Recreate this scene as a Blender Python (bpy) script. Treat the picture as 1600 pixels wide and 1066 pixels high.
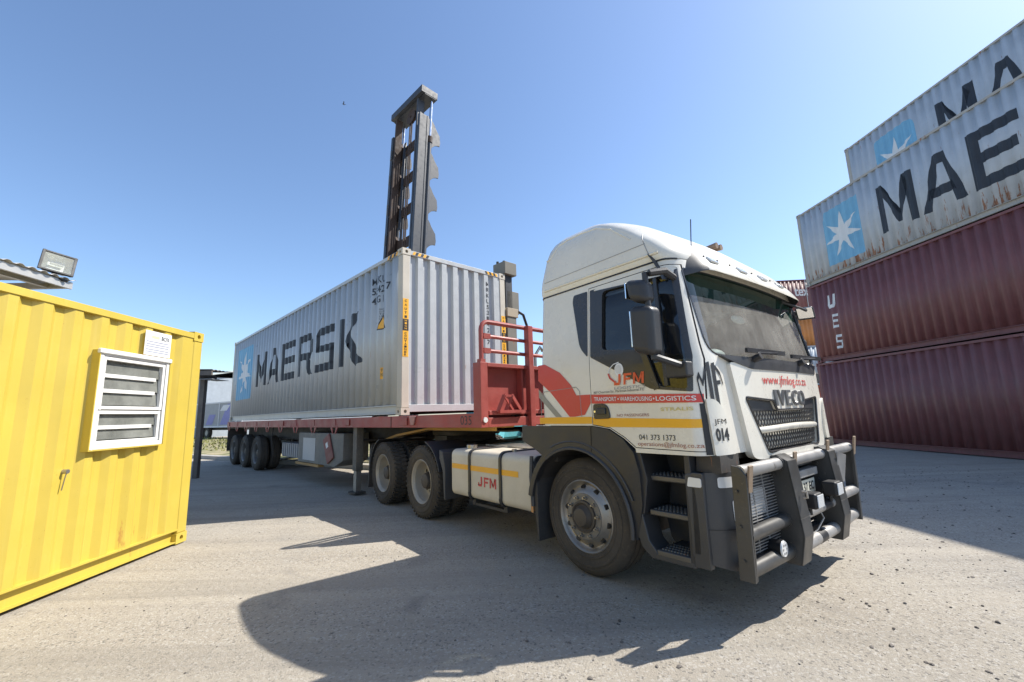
import bpy, bmesh, math, random
from mathutils import Vector, Matrix
from mathutils.geometry import tessellate_polygon
random.seed(7)
R = math.radians
for o in list(bpy.data.objects): bpy.data.objects.remove(o)
scene = bpy.context.scene
COL = scene.collection

# ------------------------------------------------------------------ camera
cam_d = bpy.data.cameras.new('camera'); cam = bpy.data.objects.new('camera', cam_d); COL.objects.link(cam)
cam_d.sensor_width = 36.0; cam_d.lens = 36.0 * 674.323 / 1600.0
cam_d.clip_start = 0.05; cam_d.clip_end = 3000
PITCH, ROLL, CAMH = 0.1660, -0.0320, 1.4332
_f = Vector((0, math.cos(PITCH), math.sin(PITCH))); _u = Vector((0, -math.sin(PITCH), math.cos(PITCH))); _r = Vector((1, 0, 0))
_r2 = _r * math.cos(ROLL) + _u * math.sin(ROLL); _u2 = -_r * math.sin(ROLL) + _u * math.cos(ROLL)
cam.matrix_world = Matrix(((_r2.x, _u2.x, -_f.x, 0), (_r2.y, _u2.y, -_f.y, 0), (_r2.z, _u2.z, -_f.z, CAMH), (0, 0, 0, 1)))
scene.camera = cam
scene.render.resolution_x, scene.render.resolution_y = 1024, 682

# ------------------------------------------------------------------ sun, sky, exposure
SUN_AZ = R(13.0)                      # direction the light comes from, angle from +X towards +Y
SUN_EL = R(48.5)
sv = Vector((math.cos(SUN_EL) * math.cos(SUN_AZ), math.cos(SUN_EL) * math.sin(SUN_AZ), math.sin(SUN_EL)))
sun_d = bpy.data.lights.new('sun', 'SUN'); sun_d.energy = 5.0; sun_d.angle = R(0.53); sun_d.color = (1.0, 0.955, 0.88)
sun = bpy.data.objects.new('sun', sun_d); COL.objects.link(sun); sun.location = (0, 0, 30)
sun.rotation_euler = sv.to_track_quat('Z', 'Y').to_euler()
world = bpy.data.worlds.new('World'); scene.world = world; world.use_nodes = True
wn = world.node_tree; bg = wn.nodes['Background']
sky = wn.nodes.new('ShaderNodeTexSky'); sky.sky_type = 'NISHITA'; sky.sun_disc = False
sky.sun_elevation = SUN_EL; sky.sun_rotation = R(90) - SUN_AZ
sky.air_density = 1.0; sky.dust_density = 0.7; sky.ozone_density = 4.0; sky.altitude = 50
wn.links.new(sky.outputs[0], bg.inputs[0]); bg.inputs[1].default_value = 0.15
scene.view_settings.view_transform = 'Standard'; scene.view_settings.look = 'None'
scene.view_settings.exposure = 0.60; scene.view_settings.gamma = 1.0
scene.view_settings.use_curve_mapping = False

# ------------------------------------------------------------------ frames found from the perspective
class Frame:
    def __init__(s, o, a): s.o = o; s.a = a
    def w(s, x, y, z=0.0):
        c, n = math.cos(s.a), math.sin(s.a)
        return Vector((s.o[0] + x * c - y * n, s.o[1] + x * n + y * c, z))
FT = Frame((1.5001, 4.7897), -0.8995)      # tractor: origin under the front axle, X forwards
FK = Frame((-0.9821, 8.0018), -0.7983)     # trailer: origin under the container's front end, X forwards
FS = Frame((11.2959, 15.9637), -1.5049)    # container wall on the right: X towards the camera
FY = Frame((-4.1001, 5.6400), -1.5346)     # yellow container: far corner, X towards the camera

# ------------------------------------------------------------------ mesh helpers
class MB:
    def __init__(s): s.v = []; s.f = []; s.m = []
    def add(s, vs, fs, mi=0):
        n = len(s.v); s.v.extend([tuple(p) for p in vs])
        for f in fs: s.f.append(tuple(i + n for i in f)); s.m.append(mi)
        return s
    def box(s, x0, x1, y0, y1, z0, z1, mi=0):
        v = [(x, y, z) for x in (x0, x1) for y in (y0, y1) for z in (z0, z1)]
        return s.add(v, [(0, 1, 3, 2), (4, 6, 7, 5), (0, 4, 5, 1), (2, 3, 7, 6), (0, 2, 6, 4), (1, 5, 7, 3)], mi)
    def obox(s, c, ax, ay, az, mi=0):
        c, ax, ay, az = Vector(c), Vector(ax), Vector(ay), Vector(az)
        v = [c + ax * i + ay * j + az * k for i in (-1, 1) for j in (-1, 1) for k in (-1, 1)]
        return s.add(v, [(0, 1, 3, 2), (4, 6, 7, 5), (0, 4, 5, 1), (2, 3, 7, 6), (0, 2, 6, 4), (1, 5, 7, 3)], mi)
    def bar(s, p0, p1, w, h, up=(0, 0, 1), mi=0):
        p0, p1 = Vector(p0), Vector(p1); d = (p1 - p0); l = d.length; d.normalize(); up = Vector(up)
        if abs(d.dot(up)) > 0.98: up = Vector((1, 0, 0))
        sd = d.cross(up).normalized(); u2 = sd.cross(d)
        return s.obox((p0 + p1) / 2, d * l / 2, sd * w / 2, u2 * h / 2, mi)
    def prism(s, poly, axis, lo, hi, mi=0):
        n = len(poly)
        def P(a, b, t):
            return {'y': (a, t, b), 'x': (t, a, b), 'z': (a, b, t)}[axis]
        v = [P(a, b, lo) for a, b in poly] + [P(a, b, hi) for a, b in poly]
        fs = [tuple(range(n)), tuple(range(2 * n - 1, n - 1, -1))] + [(i, (i + 1) % n, n + (i + 1) % n, n + i) for i in range(n)]
        return s.add(v, fs, mi)
    def cyl(s, p0, p1, r0, r1=None, n=16, mi=0):
        r1 = r0 if r1 is None else r1
        p0, p1 = Vector(p0), Vector(p1); d = (p1 - p0).normalized()
        a = d.orthogonal().normalized(); b = d.cross(a)
        v = [p + (a * math.cos(2 * math.pi * i / n) + b * math.sin(2 * math.pi * i / n)) * r for p, r in ((p0, r0), (p1, r1)) for i in range(n)]
        return s.add(v, [(i, (i + 1) % n, n + (i + 1) % n, n + i) for i in range(n)] + [tuple(range(n))[::-1], tuple(range(n, 2 * n))], mi)
    def tube(s, pts, r, n=8, mi=0, flat=1.0):
        pts = [Vector(p) for p in pts]; k = len(pts); ref = None; v = []
        for i, p in enumerate(pts):
            d = (pts[min(i + 1, k - 1)] - pts[max(i - 1, 0)]).normalized()
            a = d.orthogonal().normalized() if ref is None else (ref - d * ref.dot(d)).normalized()
            ref = a; b = d.cross(a)
            v += [p + a * math.cos(2 * math.pi * j / n) * r + b * math.sin(2 * math.pi * j / n) * r * flat for j in range(n)]
        fs = [(i * n + j, i * n + (j + 1) % n, (i + 1) * n + (j + 1) % n, (i + 1) * n + j) for i in range(k - 1) for j in range(n)]
        fs += [tuple(range(n))[::-1], tuple(range((k - 1) * n, k * n))]
        return s.add(v, fs, mi)
    def lathe(s, prof, n=32, closed=False, mi=0, ang=2 * math.pi, start=0.0, o=(0, 0, 0)):
        # profile (radius, y); axis = y
        full = ang > 6.2; m = n if full else n + 1; k = len(prof)
        v = [(o[0] + r * math.cos(start + ang * i / n), o[1] + y, o[2] + r * math.sin(start + ang * i / n)) for i in range(m) for r, y in prof]
        fs = []
        for i in range(n):
            i2 = (i + 1) % m
            for j in range(k if closed else k - 1):
                j2 = (j + 1) % k
                fs.append((i * k + j, i * k + j2, i2 * k + j2, i2 * k + j))
        if not full and closed: fs += [tuple(range(k)), tuple(range(n * k, n * k + k))[::-1]]
        return s.add(v, fs, mi)
    def sphere(s, c, rx, ry, rz, n=12, m=8, mi=0):
        v = []; fs = []
        for i in range(m + 1):
            t = math.pi * i / m
            for j in range(n):
                a = 2 * math.pi * j / n
                v.append((c[0] + rx * math.sin(t) * math.cos(a), c[1] + ry * math.sin(t) * math.sin(a), c[2] + rz * math.cos(t)))
        for i in range(m):
            for j in range(n): fs.append((i * n + j, i * n + (j + 1) % n, (i + 1) * n + (j + 1) % n, (i + 1) * n + j))
        return s.add(v, fs, mi)

def to_mesh(name, mb, merge=0.0002):
    me = bpy.data.meshes.new(name); me.from_pydata(mb.v, [], mb.f)
    for i, p in enumerate(me.polygons): p.material_index = mb.m[i]
    bm = bmesh.new(); bm.from_mesh(me)
    if merge: bmesh.ops.remove_doubles(bm, verts=bm.verts, dist=merge)
    bmesh.ops.recalc_face_normals(bm, faces=bm.faces)
    bm.to_mesh(me); bm.free()
    return me
def shade(me, ang=35):
    for p in me.polygons: p.use_smooth = True
    me.set_sharp_from_angle(angle=R(ang))
def depth(o): return 0 if o is None or o.parent is None else 1 + depth(o.parent)
def make(name, mb, mats, parent=None, bevel=0.0, ang=35, seg=2, merge=0.0002):
    if parent is not None and depth(parent) >= 2: parent = parent.parent
    me = mb if isinstance(mb, bpy.types.Mesh) else to_mesh(name, mb, merge)
    if not isinstance(mats, (list, tuple)): mats = [mats]
    if not me.materials:
        for m in mats: me.materials.append(m)
    shade(me, ang)
    o = bpy.data.objects.new(name, me); COL.objects.link(o); o.parent = parent
    if bevel:
        b = o.modifiers.new('bevel', 'BEVEL'); b.width = bevel; b.segments = seg; b.limit_method = 'ANGLE'; b.angle_limit = R(40); b.harden_normals = True
    return o
def tag(o, label=None, cat=None, group=None, kind=None):
    if label: o['label'] = label
    if cat: o['category'] = cat
    if group: o['group'] = group
    if kind: o['kind'] = kind
    return o
def empty(name, loc, rz=0.0):
    o = bpy.data.objects.new(name, None); COL.objects.link(o); o.location = loc; o.rotation_euler = (0, 0, rz); o.empty_display_size = 0.3
    return o
KIDS = {}
def copy_tree(o, parent=None):
    c = o.copy(); COL.objects.link(c); c.parent = parent
    for ch in [q for q in list(bpy.data.objects) if q.parent == o]: copy_tree(ch, c)
    return c
def boolean(me, cutters, op='DIFFERENCE'):
    a = bpy.data.objects.new('tmp_a', me); COL.objects.link(a); tmp = []
    for mb in cutters:
        b = bpy.data.objects.new('tmp_b', to_mesh('tmp_b', mb)); COL.objects.link(b); tmp.append(b)
        m = a.modifiers.new('b', 'BOOLEAN'); m.operation = op; m.object = b; m.solver = 'EXACT'
    bpy.context.view_layer.update()
    dg = bpy.context.evaluated_depsgraph_get()
    out = bpy.data.meshes.new_from_object(a.evaluated_get(dg))
    for b in tmp:
        d = b.data; bpy.data.objects.remove(b); bpy.data.meshes.remove(d)
    bpy.data.objects.remove(a)
    return out

# ------------------------------------------------------------------ flat shapes laid on surfaces
def clip(poly, ax, val, keep_hi):
    out = []; n = len(poly)
    for i in range(n):
        a, b = poly[i], poly[(i + 1) % n]
        da = (a[ax] - val) * (1 if keep_hi else -1); db = (b[ax] - val) * (1 if keep_hi else -1)
        if da >= 0: out.append(a)
        if (da > 0 and db < 0) or (da < 0 and db > 0):
            t = da / (da - db); q = [a[0] + (b[0] - a[0]) * t, a[1] + (b[1] - a[1]) * t]; q[ax] = val; out.append(tuple(q))
    return out
def slice_polys(polys, ax, breaks):
    out = []
    for p in polys:
        lo = min(q[ax] for q in p); hi = max(q[ax] for q in p)
        bs = [b for b in breaks if lo + 1e-6 < b < hi - 1e-6]; edges = [lo - 1] + bs + [hi + 1]
        for a, b in zip(edges[:-1], edges[1:]):
            q = clip(clip(p, ax, a, True), ax, b, False)
            if len(q) >= 3: out.append(q)
    return out
def tess(outer, holes=()):
    loops = [[Vector((a, b, 0)) for a, b in outer]] + [[Vector((a, b, 0)) for a, b in h] for h in holes]
    flat = [q for l in loops for q in l]
    return [[(flat[i].x, flat[i].y) for i in t] for t in tessellate_polygon(loops)]
def drange(a, b, st):
    n = max(1, int(round((b - a) / st))); return [a + (b - a) * i / n for i in range(n + 1)]
def laid(polys, fn, ub=(), vb=(), mb=None, mi=0):
    mb = mb or MB()
    ps = slice_polys(slice_polys(polys, 0, ub), 1, vb)
    for p in ps: mb.add([fn(u, v) for u, v in p], [tuple(range(len(p)))], mi)
    return mb
def slab(outer, holes, fn_out, fn_in, ub=(), vb=(), mi=0):
    """a thick panel whose front follows fn_out(u,v) and back fn_in(u,v)"""
    def dens(loop):
        out = []
        for i in range(len(loop)):
            a, b = loop[i], loop[(i + 1) % len(loop)]; ts = {0.0}
            for ax, br in ((0, ub), (1, vb)):
                for x in br:
                    d = b[ax] - a[ax]
                    if abs(d) > 1e-9:
                        t = (x - a[ax]) / d
                        if 1e-5 < t < 1 - 1e-5: ts.add(t)
            out += [(a[0] + (b[0] - a[0]) * t, a[1] + (b[1] - a[1]) * t) for t in sorted(ts)]
        return out
    mb = MB(); t = tess(outer, holes)
    laid(t, fn_out, ub, vb, mb, mi); laid(t, fn_in, ub, vb, mb, mi)
    for lp in [outer] + list(holes):
        l = dens(lp); n = len(l)
        v = [fn_out(*q) for q in l] + [fn_in(*q) for q in l]
        mb.add(v, [(i, (i + 1) % n, n + (i + 1) % n, n + i) for i in range(n)], mi)
    return mb
def rounded(poly, rad, n=4):
    out = []; k = len(poly)
    for i in range(k):
        p = Vector(poly[i]); a = Vector(poly[i - 1]) - p; b = Vector(poly[(i + 1) % k]) - p
        r = rad[i] if isinstance(rad, (list, tuple)) else rad
        r = min(r, a.length * 0.49, b.length * 0.49)
        if r < 1e-4: out.append(tuple(p)); continue
        p0 = p + a.normalized() * r; p1 = p + b.normalized() * r
        for j in range(n + 1):
            t = j / n; q = p0 * (1 - t) ** 2 + p * 2 * t * (1 - t) + p1 * t * t; out.append((q.x, q.y))
    return out
def text_polys(s, x0, x1, z0, z1, bold=0.0, shear=0.0, mirror=False):
    if any(c in 'MWNKmwkRSAHGP' for c in s): bold = min(bold, .010)
    cu = bpy.data.curves.new('t', 'FONT'); cu.body = s; cu.resolution_u = 3; cu.offset = bold; cu.shear = shear
    o = bpy.data.objects.new('t', cu); COL.objects.link(o); bpy.context.view_layer.update()
    me = bpy.data.meshes.new_from_object(o.evaluated_get(bpy.context.evaluated_depsgraph_get()))
    vs = [(v.co.x, v.co.y) for v in me.vertices]; ps = [[vs[i] for i in p.vertices] for p in me.polygons]
    bpy.data.objects.remove(o); bpy.data.curves.remove(cu); bpy.data.meshes.remove(me)
    ax = min(v[0] for v in vs); bx = max(v[0] for v in vs); ay = min(v[1] for v in vs); by = max(v[1] for v in vs)
    return [[(x0 + (x - ax) / (bx - ax) * (x1 - x0), z0 + (y - ay) / (by - ay) * (z1 - z0)) for x, y in p] for p in ps]
def stroke(pts, w):
    out = []
    for a, b in zip(pts[:-1], pts[1:]):
        a, b = Vector(a), Vector(b); d = (b - a).normalized(); n = Vector((-d.y, d.x)) * w / 2; e = d * w * 0.25
        out.append([tuple(a - e + n), tuple(a - e - n), tuple(b + e - n), tuple(b + e + n)])
    return out
def disc(c, rx, ry, n=16): return [[(c[0] + rx * math.cos(2 * math.pi * i / n), c[1] + ry * math.sin(2 * math.pi * i / n)) for i in range(n)]]

# ------------------------------------------------------------------ materials
MATS = {}
def nmat(name):
    m = bpy.data.materials.new(name); m.use_nodes = True
    return m, m.node_tree, m.node_tree.nodes['Principled BSDF']
def noise(nt, co, scale, detail=4, rough=0.55, dist=0.0):
    n = nt.nodes.new('ShaderNodeTexNoise'); n.inputs['Scale'].default_value = scale; n.inputs['Detail'].default_value = detail
    n.inputs['Roughness'].default_value = rough; n.inputs['Distortion'].default_value = dist
    nt.links.new(co, n.inputs['Vector']); return n.outputs['Fac']
def ramp(nt, fac, stops):
    r = nt.nodes.new('ShaderNodeValToRGB'); e = r.color_ramp.elements
    while len(e) < len(stops): e.new(0.5)
    for k, (p, c) in zip(e, stops): k.position = p; k.color = (c, c, c, 1) if isinstance(c, (int, float)) else (*c, 1)
    nt.links.new(fac, r.inputs[0]); return r.outputs['Color']
def mix(nt, fac, a, b, mode='MIX'):
    m = nt.nodes.new('ShaderNodeMix'); m.data_type = 'RGBA'; m.blend_type = mode
    for s, v in ((m.inputs[0], fac), (m.inputs[6], a), (m.inputs[7], b)):
        if hasattr(v, 'links'): nt.links.new(v, s)
        elif isinstance(v, (int, float)): s.default_value = v
        else: s.default_value = (*v, 1)
    return m.outputs[2]
def coords(nt, scale=(1, 1, 1)):
    t = nt.nodes.new('ShaderNodeTexCoord'); mp = nt.nodes.new('ShaderNodeMapping'); mp.inputs['Scale'].default_value = scale
    nt.links.new(t.outputs['Object'], mp.inputs['Vector']); return mp.outputs['Vector']
def bump(nt, b, h, strength, dist=0.01):
    n = nt.nodes.new('ShaderNodeBump'); n.inputs['Strength'].default_value = strength; n.inputs['Distance'].default_value = dist
    nt.links.new(h, n.inputs['Height']); nt.links.new(n.outputs[0], b.inputs['Normal'])
def paint(name, col, rough=0.5, metal=0.0, vary=0.12, vscale=3.0, dust=0.0, dustc=(0.42, 0.36, 0.28), rust=0.0, streak=0.0, bmp=0.0, bscale=60, rustc=(0.19, 0.075, 0.03), spec=0.5, coat=0.0, rustlow=0.0, lstreak=0.0, lcol=(0.3, 0.17, 0.15)):
    m, nt, b = nmat(name); c0 = coords(nt)
    lo = tuple(x * (1 - vary) for x in col); hi = tuple(min(1, x * (1 + vary * 0.6)) for x in col)
    out = mix(nt, ramp(nt, noise(nt, c0, vscale, 5, 0.6), [(0.3, 0), (0.7, 1)]), lo, hi)
    if streak:
        cs = coords(nt, (5, 5, 0.35)); f = ramp(nt, noise(nt, cs, 2.2, 5, 0.65), [(0.48, 0), (0.75, streak)])
        out = mix(nt, f, out, tuple(x * 0.45 for x in col))
    if lstreak:
        cs = coords(nt, (6, 6, 0.25)); f = ramp(nt, noise(nt, cs, 3.1, 6, 0.7), [(0.55, 0), (0.72, lstreak)]); out = mix(nt, f, out, lcol)
    if dust:
        f = ramp(nt, noise(nt, c0, 1.7, 7, 0.68), [(0.33, dust * 0.25), (0.68, dust)]); out = mix(nt, f, out, dustc)
        f2 = ramp(nt, noise(nt, c0, 34, 4, 0.7), [(0.56, 0), (0.7, dust * 0.8)]); out = mix(nt, f2, out, dustc)
    if rust:
        cs = coords(nt, (1, 1, 0.13)); nz = noise(nt, cs, 12, 9, 0.70, 0.25)
        f2 = ramp(nt, noise(nt, c0, 0.6, 3, 0.6), [(0.42, 0.0), (0.66, 0.085)])
        sep = nt.nodes.new('ShaderNodeSeparateXYZ'); nt.links.new(c0, sep.inputs[0])
        low = ramp(nt, sep.outputs['Z'], [(0.14, rustlow), (0.75, 0.0)])
        a1 = nt.nodes.new('ShaderNodeMath'); a1.operation = 'ADD'; nt.links.new(nz, a1.inputs[0]); nt.links.new(f2, a1.inputs[1])
        mm = nt.nodes.new('ShaderNodeMath'); mm.operation = 'ADD'; nt.links.new(a1.outputs[0], mm.inputs[0]); nt.links.new(low, mm.inputs[1])
        mm_ = ramp(nt, mm.outputs[0], [(0.735 - rust * 0.16, 0), (0.77 - rust * 0.16, 0.9)])
        sp_ = ramp(nt, noise(nt, c0, 55, 3, 0.6), [(0.70 - rust * 0.05, 0), (0.73 - rust * 0.05, 0.7)]); out = mix(nt, sp_, out, tuple(x * 1.2 for x in rustc))
        rc = mix(nt, noise(nt, c0, 40, 3), rustc, tuple(x * 1.9 for x in rustc)); out = mix(nt, mm_, out, rc)
    nt.links.new(out, b.inputs['Base Color'])
    b.inputs['Metallic'].default_value = metal; b.inputs['Specular IOR Level'].default_value = spec
    nt.links.new(ramp(nt, noise(nt, c0, 6, 4), [(0.3, max(0.03, rough - 0.1)), (0.7, min(1, rough + 0.12))]), b.inputs['Roughness'])
    if coat: b.inputs['Coat Weight'].default_value = coat; b.inputs['Coat Roughness'].default_value = 0.12
    if bmp: bump(nt, b, noise(nt, c0, bscale, 5, 0.6), bmp, 0.004)
    MATS[name] = m; return m
def glass(name, tint, refl=1.0, dirt=0.06, rough=0.02, dirtc=(0.5, 0.47, 0.4)):
    m, nt, b = nmat(name); nt.nodes.remove(b); out = nt.nodes['Material Output']
    tr = nt.nodes.new('ShaderNodeBsdfTransparent'); tr.inputs[0].default_value = (*tint, 1)
    gl = nt.nodes.new('ShaderNodeBsdfGlossy'); gl.inputs['Roughness'].default_value = rough; gl.inputs[0].default_value = (0.95, 0.97, 0.97, 1)
    lw = nt.nodes.new('ShaderNodeLayerWeight'); lw.inputs[0].default_value = 0.5
    pw = nt.nodes.new('ShaderNodeMath'); pw.operation = 'POWER'; pw.inputs[1].default_value = 4.0; nt.links.new(lw.outputs['Facing'], pw.inputs[0])
    fr = nt.nodes.new('ShaderNodeMath'); fr.operation = 'MULTIPLY_ADD'; fr.inputs[1].default_value = 0.9; fr.inputs[2].default_value = 0.06 * refl; fr.use_clamp = True; nt.links.new(pw.outputs[0], fr.inputs[0])
    mx = nt.nodes.new('ShaderNodeMixShader'); nt.links.new(fr.outputs[0], mx.inputs[0]); nt.links.new(tr.outputs[0], mx.inputs[1]); nt.links.new(gl.outputs[0], mx.inputs[2])
    df = nt.nodes.new('ShaderNodeBsdfDiffuse'); df.inputs[0].default_value = (*dirtc, 1)
    f = ramp(nt, noise(nt, coords(nt), 2.5, 6, 0.65), [(0.3, dirt * 0.3), (0.75, dirt)])
    m2 = nt.nodes.new('ShaderNodeMixShader'); nt.links.new(f, m2.inputs[0]); nt.links.new(mx.outputs[0], m2.inputs[1]); nt.links.new(df.outputs[0], m2.inputs[2])
    nt.links.new(m2.outputs[0], out.inputs[0]); MATS[name] = m; return m

white = paint('cab_white', (0.755, 0.712, 0.615), 0.30, dust=0.20, dustc=(0.50, 0.44, 0.35), vary=0.05, coat=0.3, streak=0.05)
tankcream = paint('tank_cream', (0.66, 0.61, 0.50), 0.45, dust=0.45, dustc=(0.42, 0.36, 0.26), vary=0.08)
plastic = paint('dark_plastic', (0.026, 0.027, 0.031), 0.45, dust=0.16, dustc=(0.10, 0.088, 0.07), bmp=0.15, bscale=220)
plastic2 = paint('grey_plastic', (0.044, 0.045, 0.049), 0.48, dust=0.20, dustc=(0.13, 0.115, 0.09), bmp=0.12, bscale=200)
trimblack = paint('black_trim', (0.030, 0.031, 0.034), 0.22, dust=0.14, dustc=(0.16, 0.14, 0.11), vary=0.1)
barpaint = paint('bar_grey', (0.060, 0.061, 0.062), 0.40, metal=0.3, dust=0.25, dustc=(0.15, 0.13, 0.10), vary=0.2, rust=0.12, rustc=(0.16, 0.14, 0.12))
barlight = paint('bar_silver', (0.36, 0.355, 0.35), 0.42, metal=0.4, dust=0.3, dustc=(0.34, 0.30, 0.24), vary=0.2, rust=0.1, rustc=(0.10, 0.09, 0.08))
rubber = paint('tyre_rubber', (0.032, 0.031, 0.030), 0.82, dust=0.55, dustc=(0.16, 0.132, 0.10), vary=0.25, bmp=0.2, bscale=90, spec=0.25)
rubber2 = paint('flap_rubber', (0.035, 0.035, 0.036), 0.7, dust=0.5, dustc=(0.12, 0.10, 0.08))
alu = paint('wheel_alloy', (0.44, 0.42, 0.385), 0.42, metal=0.7, dust=0.6, dustc=(0.21, 0.165, 0.115), vary=0.2)
rimpaint = paint('rim_silver', (0.48, 0.455, 0.40), 0.5, metal=0.2, dust=0.6, dustc=(0.29, 0.24, 0.175))
rimdark = paint('rim_grey', (0.20, 0.20, 0.20), 0.5, metal=0.2, dust=0.5, dustc=(0.20, 0.17, 0.13))
hubdark = paint('hub_grease', (0.05, 0.045, 0.04), 0.6, dust=0.45, dustc=(0.13, 0.10, 0.07))
steel = paint('bare_steel', (0.42, 0.40, 0.37), 0.35, metal=0.8, dust=0.3)
chassis = paint('chassis_black', (0.028, 0.027, 0.026), 0.7, dust=0.45, dustc=(0.12, 0.10, 0.08), rust=0.25)
trred = paint('trailer_red', (0.33, 0.048, 0.040), 0.5, dust=0.22, dustc=(0.30, 0.15, 0.11), vary=0.2, rust=0.25, streak=0.2)
ochre = paint('ochre_paint', (0.50, 0.27, 0.03), 0.6, dust=0.35, dustc=(0.25, 0.17, 0.08))
cgrey = paint('container_grey', (0.44, 0.46, 0.465), 0.36, dust=0.06, dustc=(0.40, 0.37, 0.31), vary=0.06, rust=0.06, streak=0.08)
cgreyp = paint('container_post', (0.52, 0.48, 0.40), 0.55, dust=0.3, rust=0.2, vary=0.1)
cgrey2 = paint('weathered_grey', (0.47, 0.51, 0.55), 0.55, dust=0.10, rust=0.45, streak=0.12, vary=0.10, rustlow=0.13)
cgrey2r = paint('weathered_grey_rail', (0.40, 0.40, 0.38), 0.6, dust=0.4, rust=0.6, streak=0.2)
maroon = paint('container_maroon', (0.190, 0.058, 0.058), 0.5, lstreak=0.35, dust=0.18, dustc=(0.25, 0.16, 0.14), vary=0.14, streak=0.30, rust=0.06)
maroon2 = paint('container_maroon_faded', (0.200, 0.062, 0.060), 0.5, lstreak=0.40, dust=0.22, dustc=(0.25, 0.17, 0.15), vary=0.16, streak=0.30, rust=0.05)
corange = paint('container_orange', (0.62, 0.21, 0.03), 0.55, dust=0.15, streak=0.2, rust=0.2)
cred = paint('container_redorange', (0.52, 0.10, 0.04), 0.55, dust=0.15, streak=0.2, rust=0.1)
cblue = paint('container_paleblue', (0.36, 0.43, 0.50), 0.55, dust=0.15, streak=0.2, rust=0.2)
yellow = paint('yellow_paint', (0.535, 0.40, 0.060), 0.42, vary=0.08, vscale=1.6, rust=0.02, rustlow=0.05, rustc=(0.30, 0.16, 0.03), lstreak=0.25, lcol=(0.62, 0.50, 0.14), dust=0.10, dustc=(0.52, 0.41, 0.12), streak=0.06, bmp=0.05, bscale=8)
winwhite = paint('window_white', (0.70, 0.69, 0.66), 0.45, vary=0.05, dust=0.1)
timber = paint('timber', (0.42, 0.25, 0.09), 0.75, vary=0.2)
navy = paint('navy_paint', (0.012, 0.018, 0.029), 0.5, vary=0.1, dust=0.04)
lblue = paint('light_blue_paint', (0.17, 0.44, 0.64), 0.5, vary=0.10, dust=0.12)
whitep = paint('white_paint', (0.74, 0.74, 0.72), 0.5, vary=0.05)
blackp = paint('black_paint', (0.018, 0.018, 0.02), 0.45)
greyp = paint('grey_paint', (0.30, 0.29, 0.28), 0.5)
redp = paint('red_paint', (0.60, 0.045, 0.035), 0.4, vary=0.06, dust=0.10)
redtext = paint('red_lettering', (0.55, 0.05, 0.05), 0.45)
browntext = paint('brown_lettering', (0.40, 0.16, 0.10), 0.5)
goldp = paint('gold_lettering', (0.62, 0.50, 0.16), 0.4)
stripey = paint('yellow_stripe', (0.85, 0.42, 0.01), 0.42, vary=0.05, dust=0.08)
olive = paint('grey_swoosh', (0.30, 0.285, 0.24), 0.45)
chrome = paint('chrome', (0.82, 0.82, 0.82), 0.12, metal=1.0, vary=0.02)
mirrorm = paint('mirror_glass', (0.85, 0.86, 0.86), 0.03, metal=1.0, vary=0.01)
cabin = paint('cab_interior', (0.045, 0.045, 0.048), 0.8)
dashm = paint('dashboard', (0.34, 0.31, 0.26), 0.8)
seatm = paint('seat_fabric', (0.05, 0.06, 0.08), 0.9)
bluecloth = paint('blue_curtain', (0.05, 0.14, 0.36), 0.9)
mastgrey = paint('mast_grey', (0.036, 0.041, 0.050), 0.5, dust=0.12, dustc=(0.09, 0.085, 0.08), streak=0.25)
mastrust = paint('mast_rust', (0.045, 0.027, 0.019), 0.75, dust=0.35, dustc=(0.09, 0.055, 0.04), vary=0.4)
teal = paint('teal_paint', (0.05, 0.36, 0.40), 0.5, dust=0.2)
tirewhite = paint('sunlit_tyre', (0.32, 0.31, 0.29), 0.85, vary=0.2)  # pale rubber, the tread's sunlit look put into the colour
concretey = paint('dusty_steel', (0.15, 0.145, 0.125), 0.75, dust=0.4, dustc=(0.24, 0.21, 0.16), rust=0.35, vary=0.25, bmp=0.3)
tin = paint('tin_sheet', (0.50, 0.50, 0.49), 0.4, metal=0.4, dust=0.3, rust=0.2)
dkpost = paint('dark_post', (0.04, 0.04, 0.045), 0.6, dust=0.3)
lampblack = paint('lamp_black', (0.012, 0.012, 0.013), 0.5, dust=0.08, dustc=(0.08, 0.07, 0.06))
reflector = paint('reflector', (0.75, 0.76, 0.74), 0.3, metal=0.7)
lens = paint('lamp_lens', (0.70, 0.70, 0.68), 0.12, vary=0.05, coat=0.6)
amber = paint('amber_lens', (0.55, 0.26, 0.08), 0.25)
wall_m = paint('warehouse_wall', (0.30, 0.335, 0.365), 0.6, streak=0.12)
roof_m = paint('warehouse_roof', (0.45, 0.49, 0.47), 0.6)
kerb_m = paint('kerb_concrete', (0.36, 0.33, 0.29), 0.85, vary=0.15)
curtainw = paint('curtain_white', (0.66, 0.66, 0.70), 0.5)
curtaingrey = paint('curtain_grey', (0.30, 0.31, 0.34), 0.5)
curtainp = paint('curtain_purple', (0.20, 0.20, 0.48), 0.5)
cargrey = paint('grey_car_paint', (0.16, 0.17, 0.19), 0.3)
windglass = glass('windscreen_glass', (0.78, 0.86, 0.83), 1.2, 0.50, 0.02, (0.50, 0.475, 0.415))
shadeglass = glass('visor_shade_glass', (0.10, 0.26, 0.20), 1.0, 0.25, 0.02, (0.07, 0.17, 0.13))  # visor's shadow put into the glass colour as dark green
sideglass = glass('side_glass', (0.15, 0.16, 0.16), 1.0, 0.06, 0.02, (0.25, 0.24, 0.21))
louvreglass = glass('louvre_glass', (0.50, 0.52, 0.50), 0.5, 0.9, 0.10, (0.29, 0.295, 0.265))
lampglass = glass('lamp_glass', (0.90, 0.92, 0.90), 1.0, 0.3)

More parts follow.
